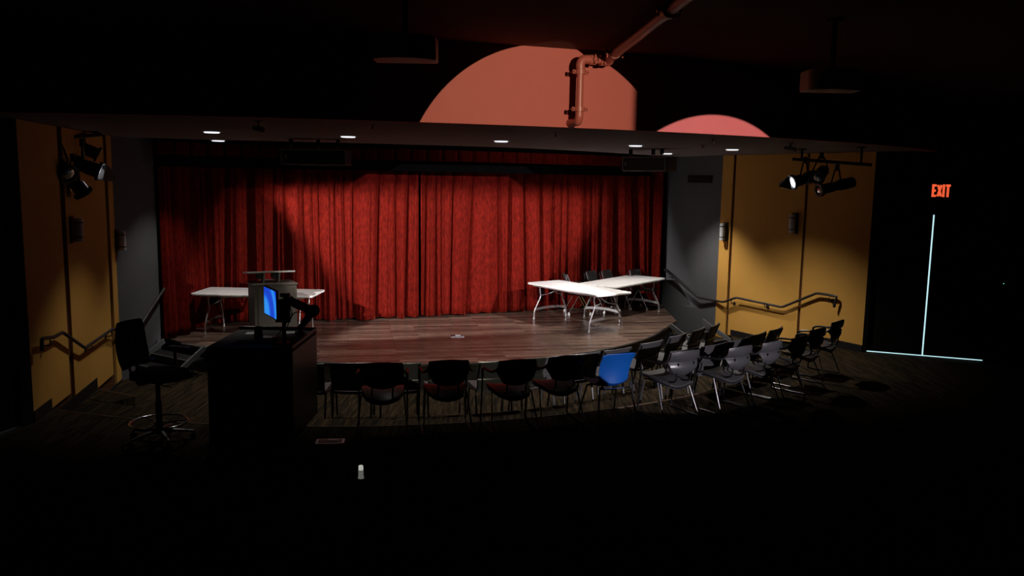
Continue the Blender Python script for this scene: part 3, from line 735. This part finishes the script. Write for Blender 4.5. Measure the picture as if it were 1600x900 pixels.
# chairs face +Y (local); rear faces the camera
def row_chair():
    """armless chair with tall plain back, audience rows A and B"""
    t = thing('auditorium_chair', '', 'chair'); w = .54
    obj('backrest', lambda bm: sheet(bm, lambda u, v: V(((u-.5)*(w-.03*(1-v)), -.26-.10*v+.035*((2*u-1)**2), .62+.235*v)), 12, 6, .022), 'rowgrey', t, smooth=True, bevel=0)
    obj('top_rim', lambda bm: tube(bm, [V(((u-.5)*w, -.36+.035*((2*u-1)**2), .857)) for u in [k/12 for k in range(13)]], .013, 8), 'chairgrey', t, smooth=True)
    obj('lower_back', lambda bm: sheet(bm, lambda u, v: V(((u-.5)*(w-.05), -.255-.045*v+.03*((2*u-1)**2), .48+.125*v)), 12, 4, .03), 'rowgrey', t, smooth=True)
    obj('back_ledge', lambda bm: tube(bm, [V(((u-.5)*(w-.03), -.292+.03*((2*u-1)**2), .613)) for u in [k/12 for k in range(13)]], .014, 8), 'chairgrey', t, smooth=True)
    obj('seat', lambda bm: sheet(bm, lambda u, v: V(((u-.5)*.50, -.22+.44*v, .45+.02*v-.015*sin(pi*u))), 8, 8, .04), 'rowgrey', t, smooth=True)
    for sx in (-1, 1):
        x = sx*.25
        obj('side_frame', lambda bm: tube(bm, smoothpath([(x, -.345, .84), (x, -.26, .62), (x, -.21, .46), (x, .12, .42)], 4), .012, 8), 'blackmetal', t, smooth=True)
        obj('leg', lambda bm: tube(bm, [(x, -.16, .44), (x, -.25, .015)], .014, 8), 'chairgrey', t, smooth=True)
        obj('leg', lambda bm: tube(bm, [(x, .12, .43), (x, .20, .015)], .014, 8), 'chairgrey', t, smooth=True)
    return t
rc0 = row_chair(); used = False
def putrow(name0, lst, z, zt, group):
    global used
    for (px_, py_, lab) in lst:
        q = PZ(px_, py_, z+.862)
        out = (V((q.x, q.y))-CC).normalized(); back = V((q.x, q.y)); pos = back-out*.36
        rz = atan2(-out.y, -out.x)-pi/2
        if not used: rc0.location = (pos.x, pos.y, z); rc0.rotation_euler = (0, 0, rz); rc0['label'] = lab; rc0['group'] = group; used = True
        else: dup(rc0, (pos.x, pos.y, z), rz, lab, group)
GA = 'armless chairs of the front row along the stage'
tA = lambda s: 'dark armless front-row chair '+s
putrow('A', [(472, 569, tA('hidden mostly behind the desk')), (547, 568, tA('first one clear of the desk')), (625, 568, tA('second one clear of the desk')),
             (702, 567, tA('below the floor socket of the stage')), (779, 565, tA('in the middle, two seats left of the slanting table')), (850, 559.5, tA('in front of the left legs of the slanting table')),
             (916, 553, tA('in front of the near end of the slanting table')), (968, 546, tA('directly behind the blue chair')), (1021, 535, tA('fourth from the right end')),
             (1062, 524, tA('third from the right end')), (1095, 514, tA('second from the right end')), (1120, 507, tA('at the right end by the steps'))], .2, 0, GA)
GB = 'armless chairs of the short second row'
tB = lambda s: 'dark armless chair in the short second row, '+s
putrow('B', [(1072, 547, tB('leftmost, behind the first armchair')), (1119, 539, tB('second from the left')), (1157, 531, tB('third from the left')), (1188, 522, tB('second from the right')), (1216, 514, tB('at the right end against the yellow wall'))], .42, 0, GB)
def arm_chair():
    """armchair with two-lobed plastic back and sled frame"""
    t = thing('arm_chair', '', 'chair')
    def up(u, v):
        w = .47-.02*(1-v); return V(((u-.5)*w*(1-.10*v*v), -.27-.055*v+.07*((2*u-1)**2)-.02*sin(pi*v), .70+.13*v+.025*sin(pi*u)*v))
    bkk = obj('backrest', lambda bm: sheet(bm, up, 12, 5, .016), 'chairgrey', t, smooth=True)
    obj('back_ridge', lambda bm: tube(bm, [up(k/12, 0)+V((0, -.012, 0)) for k in range(13)], .012, 8), 'chairgrey', bkk, smooth=True)
    def lo(u, v):
        w = .27+.19*v**.7; return V(((u-.5)*w, -.24-.03*v-.035*sin(pi*v)+.06*((2*u-1)**2)*(.4+.6*v), .565+.135*v-.02*sin(pi*u)*(1-v)))
    obj('lower_back', lambda bm: sheet(bm, lo, 12, 6, .014), 'chairgrey', bkk, smooth=True)
    def st(u, v):
        e = (2*u-1); y = -.20+.42*v; w = .48*(1-.30*(1-v)**3-.08*v**4)
        return V((e*w/2, y, .47-.055*(1-v)**3*(1-e*e*.3)-.02*cos(e*1.5)+.0*v-.05*max(0, v-.8)))
    obj('seat', lambda bm: sheet(bm, st, 12, 12, .022), 'chairgrey', t, smooth=True)
    obj('seat_shell', lambda bm: sheet(bm, lambda u, v: st(u, v*.8)+V((0, .005, -.028-.02*sin(pi*u)*sin(pi*min(1, v+.2)))), 10, 10, .012), 'blackp', t, smooth=True)
    for sx in (-1, 1):
        x = sx*.27
        obj('armrest', lambda bm: tube(bm, smoothpath([(x*.84, -.25, .74), (x*.98, -.20, .70), (x, -.02, .675), (x, .14, .665), (x, .20, .63), (x, .19, .55)], 6), .015, 8), 'blackp', t, smooth=True)
        obj('leg', lambda bm: tube(bm, smoothpath([(x, .195, .56), (x, .21, .40), (x, .245, .05), (x, .225, .012)], 5), .0105, 8), 'blackmetal', t, smooth=True)
        obj('leg', lambda bm: tube(bm, smoothpath([(x, -.24, .03), (x*.98, -.20, .10), (x*.86, -.06, .43)], 5), .0105, 8), 'chrome', t, smooth=True)
        obj('sled_runner', lambda bm: tube(bm, [(x, -.245, .012), (x, .23, .012)], .0105, 8), 'blackmetal', t)
        obj('back_strut', lambda bm: tube(bm, smoothpath([(sx*.10, -.05, .43), (sx*.11, -.22, .47), (sx*.11, -.245, .58), (sx*.12, -.28, .70)], 5), .010, 8), 'blackmetal', t, smooth=True)
    return t
ac0 = arm_chair(); GC = 'plastic armchairs of the rear row'
tC = lambda s: 'black plastic armchair in the nearest row, '+s
cl = [(597, 567, 8.60, tC('leftmost, right of the desk')), (703, 563, 8.66, tC('second from the left')), (812, 562, 8.74, tC('third from the left')), (889, 556, 8.92, tC('immediately left of the blue chair')),
      (1078, 548, 0, tC('immediately right of the blue chair')), (1165, 541, 0, tC('second to the right of the blue chair')), (1215, 533, 0, tC('third to the right of the blue chair')),
      (1258, 525, 0, tC('fourth right of the blue chair')), (1288, 512, 0, tC('last but one at the right end')), (1318, 500, 0, tC('at the right end before the yellow wall'))]
for i, (x, y, _, lab) in enumerate(cl):
    q = PZ(x, y, .65+.85); out = (V((q.x, q.y))-CC).normalized(); pos = V((q.x, q.y))-out*.33; rz = atan2(-out.y, -out.x)-pi/2
    if i >= 8: rz -= .12
    if i == 0: ac0.location = (pos.x, pos.y, .65); ac0.rotation_euler = (0, 0, rz); ac0['label'] = lab; ac0['group'] = GC
    else: dup(ac0, (pos.x, pos.y, .65), rz, lab, GC)
def blue_chair():
    q = PZ(968, 551, 1.50); q2 = (PZ(997, 660, .65)+PZ(930, 668, .65))/2
    dv = (PZ(997, 660, .65)-PZ(930, 668, .65)); rz = atan2(dv.y, dv.x)
    t = thing('blue_chair', 'bright blue plastic shell chair with chrome legs, the only blue one', 'chair', (q2.x-sin(rz)*.25, q2.y+cos(rz)*.25, .65), rz)
    def sh(u, v):
        e = 2*u-1
        if v < .5:   # back, top to bottom
            k = v/.5; z = .84-.36*k; y = -.27+.08*k+.03*sin(pi*k); w = .43-.05*k*(1)+.0
            y += .06*e*e*(.4+.6*k); x = e*w/2
            z += .0; 
            if k < .15: z -= .02*e**6
        else:
            k = (v-.5)/.5; w = .38+.05*sin(pi*k*.8); x = e*w/2; y = -.19+.42*k+.06*e*e*(1-k)*(1-k); z = .48-.06*min(1, k*3.2)+.03*e*e+.035*max(0, k-.3) - .03*max(0, k-.85)
            if k*3.2 < 1: z = .48-.06*(sin(k*3.2*pi/2)) + .03*e*e
        return V((x, y, z))
    obj('shell', lambda bm: sheet(bm, sh, 14, 28, .009), 'blueplastic', t, smooth=True)
    obj('shell_rim', lambda bm: tube(bm, [sh(k/14, 0)+V((0, -.006, 0)) for k in range(15)], .009, 8), 'blueplastic', t, smooth=True)
    obj('seat_frame', lambda bm: (tube(bm, smoothpath([(-.20, -.17, .43), (-.12, -.215, .425), (.12, -.215, .425), (.20, -.17, .43)], 5), .009, 8), tube(bm, [(-.19, .12, .40), (.19, .12, .40)], .009, 8)), 'chrome', t, smooth=True)
    for sx in (-1, 1):
        obj('leg', lambda bm: tube(bm, smoothpath([(sx*.14, -.20, .425), (sx*.20, -.19, .42), (sx*.215, -.20, .38), (sx*.26, -.27, .012)], 5), .011, 8), 'chrome', t, smooth=True)
        obj('leg', lambda bm: tube(bm, smoothpath([(sx*.14, .12, .41), (sx*.19, .13, .40), (sx*.205, .14, .36), (sx*.25, .24, .012)], 5), .011, 8), 'chrome', t, smooth=True)
        obj('side_bracket', lambda bm: prism(bm, [(0, 0), (.05, 0), (.028, .05)], -.004, .004, M.Translation((sx*.195, -.175, .43)) @ M.Rotation(pi/2, 4, 'X')), 'chrome', t)
blue_chair()
# ------------------------------------------------------------------ lectern on the stage
def lectern():
    q = PZ(432, 522, .6); Y = 13.85
    a = PY(400, 500, Y); b = PY(465, 500, Y-.02)
    c = V(((a.x+b.x)/2+.02, Y+.28, .6)); w = b.x-a.x+.02
    t = thing('stage_lectern', 'brown-grey lectern with raised slanted top, standing before the left stage table', 'lectern', c+V((-.17, 0, 0)), .50)
    w = .72; d = .52; h = 1.10-.0
    H = PY(432, 444, Y).z-.6
    obj('cabinet', lambda bm: box(bm, (0, 0, (H-.03)/2), (w, d, H-.03)), 'lectern', t, bevel=.004)
    obj('cabinet_top', lambda bm: box(bm, (0, 0, H-.015), (w+.03, d+.03, .03)), 'lectern', t, bevel=.004)
    obj('front_panel', lambda bm: box(bm, (0, -d/2-.005, H/2), (w-.12, .012, H-.14)), 'lectern', t, bevel=.003)
    obj('plinth', lambda bm: box(bm, (0, 0, .02), (w-.04, d-.04, .04)), 'blackmatte', t)
    Rr = RX(-.24)
    obj('reading_top', lambda bm: box(bm, (-.03, .10, H+.165), (.80, .46, .026), M.Rotation(.0, 3, 'X') @ RX(-.10)), 'lecterntop', t, bevel=.004)
    for x in (-.13, .13):
        obj('support', lambda bm: prism(bm, [(-.02, 0), (.10, 0), (.26, .14), (-.10, .16)], -.012, .012, M.Translation((x-.02, 0, H)) @ M.Rotation(pi/2, 4, 'Z') @ M.Rotation(pi/2, 4, 'X')), 'lecterntop', t)
        obj('support_box', lambda bm: box(bm, (x-.07, .06, H+.105), (.10, .18, .09)), 'blackmatte', t)
lectern()
# ------------------------------------------------------------------ floor sockets
def floor_box(q, rz, lab, s=(.30, .16)):
    t = thing('floor_socket', lab, 'floor socket', q, rz)
    obj('frame', lambda bm: prism(bm, rrect(s[0], s[1], .02), 0, .006), 'greysteel', t, bevel=.002)
    obj('lid', lambda bm: prism(bm, rrect(s[0]-.05, s[1]-.05, .012), .005, .010), 'blackp', t)
    obj('lid_latch', lambda bm: box(bm, (.03, 0, .013), (.10, .02, .008)), 'greysteel', t)
floor_box(PZ(713, 525, .6), .22, 'metal floor socket in the stage boards, in the middle of the stage', (.26, .22))
floor_box(PZ(516, 690, .65), .12, 'metal floor socket in the carpet just right of the desk')
bq = PZ(564, 747, .65)
def glow_post():  # small bright object of unclear kind, built with its own glow
    t = thing('glowing_post', 'small glowing post standing alone on the dark carpet right of the desk', 'marker light', bq)
    obj('post', lambda bm: lathe(bm, [(.028, 0), (.028, .012), (.024, .016), (.024, .082)], 20), 'lit_low', t, smooth=True)
    obj('lit_cap', lambda bm: lathe(bm, [(.022, .082), (.022, .118), (.018, .122)], 20, M.Translation((0, 0, 0))), 'lit_cap', t, smooth=True)
glow_post()
# ------------------------------------------------------------------ desk and what stands on it
DZ = .65; DT = 1.0
DX0, DX1, DY0, DY1 = -3.19, -2.29, 8.42, 9.48
def desk():
    c = V(((DX0+DX1)/2, (DY0+DY1)/2, DZ)); w = DX1-DX0; d = DY1-DY0
    t = thing('control_desk', 'tall black control desk standing between the stool and the audience chairs', 'desk', c)
    obj('cabinet', lambda bm: box(bm, (0, 0, (DT-.04)/2+.02), (w-.04, d-.03, DT-.07)), 'blackp', t, bevel=.004)
    obj('worktop', lambda bm: box(bm, (0, 0, DT-.018), (w, d, .036)), 'blackmatte', t, bevel=.004)
    obj('side_panel', lambda bm: box(bm, (w/2-.012, 0, (DT-.04)/2), (.024, d, DT-.04)), 'blackp', t, bevel=.003)
    obj('side_panel', lambda bm: box(bm, (-w/2+.012, 0, (DT-.04)/2), (.024, d, DT-.04)), 'blackp', t, bevel=.003)
    obj('back_ledge', lambda bm: box(bm, (0, d/2-.015, DT+.012), (w, .03, .05)), 'blackmetal', t, bevel=.003)
    obj('edge_strip', lambda bm: box(bm, (w/2-.006, 0, DT+.010), (.012, d, .028)), 'blackp', t)
    for x in (-.215, .215):
        dr = obj('door', lambda bm: box(bm, (x, -d/2-.005, .46), (.42, .018, .80)), 'blackp', t, bevel=.003)
        obj('handle', lambda bm: tube(bm, [(x-(.17 if x > 0 else -.17), -d/2-.03, .56), (x-(.17 if x > 0 else -.17), -d/2-.03, .70)], .006, 8), 'blackmetal', dr)
    for k in range(2): obj('pull_out_shelf', lambda bm: box(bm, (-w/2-.035, .02, .90-.17*k), (.10, .50, .02)), 'blackp', t, bevel=.003)
desk()
zt_ = DZ+DT
def monitor():
    Y = 9.0
    TL = PY(413, 447, Y); BL = PY(412, 489, Y); h = (TL.z-BL.z)
    t = thing('computer_monitor', 'black monitor showing a blue screen, on the desk arm', 'monitor', TL.lerp(BL, .5), 0)
    ang = 1.03   # panel direction leaving the viewer at a slant
    ax = V((sin(ang)*.0+cos(ang), -sin(ang)*1.0, 0))
    ax = V((.52, -.855, 0)).normalized(); w = .50
    n = V((ax.y, -ax.x, 0)); n = n if n.y < 0 or n.x < 0 else -n
    R_ = M((ax, -n, V((0, 0, 1)))).transposed()
    c = ax*(w/2)
    obj('casing', lambda bm: box(bm, c-n*.012, (w, .022, h+.02), R_), 'blackp', t, bevel=.004)
    so = obj('screen', lambda bm: box(bm, (0, 0, 0), (w-.024, .002, h-.008)), 'screen', t); so.matrix_local = M.Translation(c+n*.001) @ R_.to_4x4()
    obj('rear_mount', lambda bm: box(bm, c-n*.04, (.12, .05, .12), R_), 'blackmatte', t, bevel=.006)
    return TL.lerp(BL, .5)+c-n*.06
mm = monitor()
def arm():
    base = PZ(472, 517, zt_); base = V((-2.42, 9.22, zt_)); j1 = PY(489, 486, 9.1); j2 = PY(452, 470, 8.9)
    t = thing('monitor_arm', 'thick black jointed monitor arm rising from the right edge of the desk', 'monitor arm', (0, 0, 0))
    obj('clamp_base', lambda bm: lathe(bm, [(.06, 0), (.055, .03), (.03, .05), (.03, .09)], 20, M.Translation(base)), 'blackp', t, smooth=True)
    def link(a, b, w0, w1): return lambda bm: tube(bm, [a, a.lerp(b, .08), a.lerp(b, .5), a.lerp(b, .92), b], [w0*.8, w0, (w0+w1)/2, w1, w1*.8], 12, flat=.7)
    obj('lower_link', link(base+V((0, 0, .06)), j1, .042, .06), 'blackmatte', t, smooth=True)
    obj('elbow', lambda bm: tube(bm, [j1+V((0, -.05, 0)), j1+V((0, .05, 0))], .068, 18), 'blackmatte', t, smooth=True)
    obj('upper_link', link(j1, j2, .075, .070), 'blackmatte', t, smooth=True)
    obj('head_joint', lambda bm: (tube(bm, [j2+V((0, -.04, 0)), j2+V((0, .04, 0))], .05, 16), tube(bm, [j2, mm], .028, 10)), 'blackmatte', t, smooth=True)
    obj('cable', lambda bm: (tube(bm, smoothpath([j2+V((.02, -.06, -.04)), PY(456, 492, 8.85), PY(447, 506, 8.85), V((-2.62, 9.0, zt_+.01))], 6), .006, 6), tube(bm, smoothpath([j1+V((-.02, -.06, -.03)), PY(462, 488, 8.9), PY(452, 503, 8.9), V((-2.55, 9.05, zt_+.01))], 6), .006, 6)), 'blackmatte', t, smooth=True)
arm()
def webcam():
    q = PY(446, 461, 8.72)
    t = thing('web_camera', 'small round black camera perched on the near edge of the tilted panel', 'camera', q)
    obj('housing', lambda bm: tube(bm, [(-.05, -.012, 0), (.05, -.012, 0)], .022, 14), 'blackp', t, smooth=True)
    obj('lens', lambda bm: lathe(bm, [(.014, 0), (.010, .01)], 14, M.Translation((.01, -.03, 0)) @ M.Rotation(pi/2, 4, 'X')), 'chrome', t)
    obj('clip', lambda bm: box(bm, (0, 0, -.035), (.05, .03, .05)), 'blackmatte', t, bevel=.004)
webcam()
def panel():
    q = PY(441, 485, 8.66)
    t = thing('touch_panel', 'black touch panel seen from behind, hiding the right side of the blue screen', 'touch panel', V((q.x, q.y, zt_)))
    zc = q.z-zt_
    def poly(bm): prism(bm, [(-.075, -.13), (.085, -.13), (.085, .14), (.02, .14), (-.075, .075)], -.012, .012, M.Translation((0, 0, zc)) @ M.Rotation(pi/2, 4, 'X'))
    obj('casing', poly, 'blackmatte', t, bevel=.005)
    obj('neck', lambda bm: tube(bm, [(.01, .02, .0), (.01, .02, zc-.05)], .022, 12), 'wood_brown', t)
    obj('foot', lambda bm: prism(bm, rrect(.16, .14, .03), 0, .015), 'blackp', t, bevel=.004)
panel()
def desk_things():
    t = thing('small_speaker', 'small black desk speaker standing before the blue screen', 'speaker', PZ(404, 529, zt_))
    obj('cabinet', lambda bm: lathe(bm, [(.045, 0), (.05, .01), (.042, .10), (.03, .135)], 18), 'blackmatte', t, smooth=True)
    obj('cone', lambda bm: lathe(bm, [(.03, 0), (.012, -.006)], 16, M.Translation((0, -.044, .07)) @ M.Rotation(pi/2, 4, 'X')), 'blackp', t)
    k = thing('computer_keyboard', 'black keyboard lying on the desk left of the touch panel', 'keyboard', PZ(398, 536, zt_), .1)
    obj('case', lambda bm: box(bm, (0, 0, .009), (.40, .14, .018)), 'blackp', k, bevel=.004)
    def keys(bm):
        for i in range(14):
            for j in range(4): box(bm, (-.18+.0275*i, -.045+.03*j, .021), (.021, .022, .008))
    obj('keys', keys, 'blackmatte', k)
    tag(k, None, None)
    for x, y, w, d, rz, lab in ((391, 521, .09, .13, .1, 'white paper slip at the left on the desk, by the small speaker'), (418, 527, .15, .11, -.1, 'white paper sheet in the middle of the desk'), (455, 520, .14, .14, .3, 'pale paper sheet at the right on the desk, under the monitor arm')):
        q = PZ(x, y, zt_)
        o = obj('paper_sheet', lambda bm: box(bm, (0, 0, .003), (w, d, .004)), 'paper'); o.location = q; o.rotation_euler = (0, 0, rz); tag(o, lab, 'paper', 'papers on the control desk')
    b = thing('desk_box', 'small grey switch box on the desk beside the touch panel', 'box', PZ(430, 534, zt_), .2)
    obj('case', lambda bm: box(bm, (0, 0, .025), (.07, .09, .05)), 'greyplastic', b, bevel=.004)
    obj('button', lambda bm: box(bm, (0, -.01, .053), (.03, .03, .008)), 'blackp', b)
desk_things()
# ------------------------------------------------------------------ drafting stool
def stool():
    q = PZ(250, 688, DZ)
    t = thing('drafting_stool', 'tall black swivel stool with chrome foot ring, left of the desk', 'stool', q, 0)
    for k in range(5):
        a = 2*pi*k/5+.35; d = V((cos(a), sin(a), 0)); e = d*.33
        lg = obj('base_leg', lambda bm: tube(bm, [V((0, 0, .115)), d*.16+V((0, 0, .10)), e+V((0, 0, .075))], [.03, .024, .016], 8, flat=.8), 'blackp', t, smooth=True)
        s = V((-d.y, d.x, 0))
        obj('caster', lambda bm: (tube(bm, [e-s*.024+V((0, 0, .03)), e-s*.006+V((0, 0, .03))], .029, 14), tube(bm, [e+s*.006+V((0, 0, .03)), e+s*.024+V((0, 0, .03))], .029, 14), tube(bm, [e+V((0, 0, .03)), e+V((0, 0, .08))], .009, 8)), 'blackmatte', lg, smooth=True)
    obj('column', lambda bm: lathe(bm, [(.042, .08), (.040, .13), (.034, .14), (.034, .42), (.024, .43), (.024, .66)], 18), 'blackp', t, smooth=True)
    fr = obj('foot_ring', lambda bm: torus(bm, (0, 0, .20), .285, .0125, 48, 8), 'chrome', t, smooth='all')
    def sp(bm):
        for k in range(3):
            a = 2*pi*k/3+.4; tube(bm, [(0.04*cos(a), .04*sin(a), .19), (.28*cos(a), .28*sin(a), .20)], .009, 6)
        lathe(bm, [(.05, .165), (.05, .215)], 16)
    obj('ring_spokes', sp, 'chrome', fr)
    obj('lever', lambda bm: tube(bm, [(.02, 0, .60), (.16, -.05, .59)], .007, 6), 'greysteel', t)
    RS = RZ(-.25)
    def seat(u, v):
        e = 2*u-1; f = 2*v-1; k = sqrt(max(0, 1-.32*f*f)); k2 = sqrt(max(0, 1-.32*e*e)); return RS @ V((.03+e*.26*k, f*.24*k2, .715+.015*(1-e*e)*(1-f*f)))
    obj('seat', lambda bm: sheet(bm, seat, 14, 14, .075), 'fabricblack', t, smooth=True, bevel=.01)
    obj('seat_plate', lambda bm: box(bm, (0, 0, .655), (.26, .2, .04), RS), 'blackp', t, bevel=.006)
    def back(u, v):
        e = 2*u-1; w = .21*(1-.10*v*v+.0)*sqrt(max(.05, 1-.25*abs(2*v-1)**3)); return RS @ V((-.29-.06*v+.05*e*e-.02*sin(pi*v), e*w, .78+.48*v))
    obj('backrest', lambda bm: sheet(bm, back, 12, 14, .06), 'fabricblack', t, smooth=True, bevel=.01)
    obj('back_bar', lambda bm: tube(bm, smoothpath([RS @ V((-.05, 0, .66)), RS @ V((-.26, 0, .66)), RS @ V((-.335, 0, .74)), RS @ V((-.345, 0, .98))], 5), .02, 8, flat=.5), 'blackp', t, smooth=True)
    for s in (-1, 1):
        ar = obj('arm_post', lambda bm: tube(bm, smoothpath([RS @ V((.0, s*.16, .665)), RS @ V((.0, s*.29, .68)), RS @ V((.0, s*.30, .78)), RS @ V((.0, s*.29, .93))], 5), .018, 8), 'blackp', t, smooth=True)
        obj('arm_pad', lambda bm: box(bm, RS @ V((.05, s*.29, .945)), (.26, .085, .032), RS), 'blackp', ar, bevel=.014)
stool()
# ------------------------------------------------------------------ lights
def spot(name, loc, aim, energy, ang, blend, col, rad_=.012):
    l = bpy.data.lights.new(name, 'SPOT'); l.energy = energy; l.spot_size = rad(ang); l.spot_blend = blend; l.color = col; l.shadow_soft_size = rad_
    o = bpy.data.objects.new(name, l); COL.objects.link(o); o.location = loc; o.rotation_euler = (V(aim)-V(loc)).to_track_quat('-Z', 'Y').to_euler(); return o
LA = V((1.8, 3.9, 4.48)); LB = V((8.85, -2.9, 4.6))
cA = PY(846, 296, 8.85)
spot('front_spot', LA, cA, 640, 2*math.degrees(math.atan2(1.56, (cA-LA).length)), .01, (1, .94, .68), .0015)
qc = PY(990, 180, 9.06)
fl_ = thing('theatre_lamp', 'black theatre lamp on the main ceiling, throwing the large round patch of light', 'stage light', LA)
obj('shutter_blade', lambda bm: box(bm, (lambda d, t: d*.16+t*.10)((qc-LA).normalized(), V(((qc-LA).normalized().y, -(qc-LA).normalized().x, 0)).normalized()), (.20, .003, .16), M.Rotation(atan2(-(qc-LA).x, (qc-LA).y), 3, 'Z')), 'blackmetal', fl_)
dA = (cA-LA).normalized()
obj('lamp_body', lambda bm: lathe(bm, [(.06, -.40), (.10, -.38), (.11, -.12), (.08, -.10), (.08, -.02)], 20, M.Translation(dA*-.01) @ dA.to_track_quat('Z', 'Y').to_matrix().to_4x4()), 'blackp', fl_, smooth=True)
obj('hanger', lambda bm: tube(bm, [dA*-.25, V((dA.x*-.25, dA.y*-.25, ZT-LA.z))], .014, 8), 'blackmetal', fl_)
spot('front_spot', LB, LB+V((-.459, .876, -.1480)), 8600, 13.9, .01, (1, .90, 1))
def barn(owner, L0, tgt, energy, col, near=.06, t1=.155):
    """lamp with four framing flaps; tgt: corner points TL, TR, BR, BL of the framed field"""
    L0 = V(L0); tg = [V(q) for q in tgt]; ax = sum(((q-L0).normalized() for q in tg), V()).normalized()
    o = spot('stage_lamp', L0, L0+ax+V((0, 0, -.12)), energy, 84, .55, col, .006)
    def at_(q, dd): v = (q-L0).normalized(); return L0+v*(dd/max(.3, v.dot(ax)))
    out = [at_(q, t1) for q in tg]
    cen = sum(out, V())/4
    zx = ax.cross(V((0, 0, 1))).normalized(); zy = zx.cross(ax)
    rim = [L0-ax*.03+zx*a*.11+zy*b*.11 for a, b in ((-1, 1), (1, 1), (1, -1), (-1, -1))]
    inv = owner.matrix_basis.inverted()
    for k in range(4):
        q4 = [rim[k], rim[(k+1) % 4], out[(k+1) % 4], out[k]]
        n = (q4[1]-q4[0]).cross(q4[3]-q4[0]).normalized()
        def b(bm):
            A = [bm.verts.new(inv @ q) for q in q4]; B = [bm.verts.new(inv @ (q+n*.003)) for q in q4]
            bm.faces.new(A); bm.faces.new(B[::-1])
            for i in range(4): bm.faces.new((A[i], A[(i+1) % 4], B[(i+1) % 4], B[i]))
        obj('barn_door', b, 'blackmetal', owner)
TLc, TRc = PY(416, 298, 15.75), PY(964, 303, 18.3)
for nm, c0, d0_, BL, BR, en in LAMPS:
    barn(nm, c0, [TLc, TRc, BR, BL], en, (1, .93, .88))
W = bpy.data.worlds.new('world'); S.world = W; W.use_nodes = True; W.node_tree.nodes['Background'].inputs['Color'].default_value = (0, 0, 0, 1); W.node_tree.nodes['Background'].inputs['Strength'].default_value = 0
S.view_settings.view_transform = 'Standard'; S.view_settings.look = 'None'; S.view_settings.gamma = 1; S.view_settings.use_curve_mapping = False; al = bpy.data.lights.new('valance_fill', 'AREA'); al.energy = 5; al.shape = 'RECTANGLE'; al.size = 3.4; al.size_y = .05; al.color = (1, .8, .7)
ao = bpy.data.objects.new('valance_fill', al); COL.objects.link(ao); ao.location = (.9, 15.55, 4.48); ao.rotation_euler = (rad(38), 0, rad(35))  # unseen fill lamp without a fixture, added to brighten the valance pleats
S.view_settings.exposure = 0
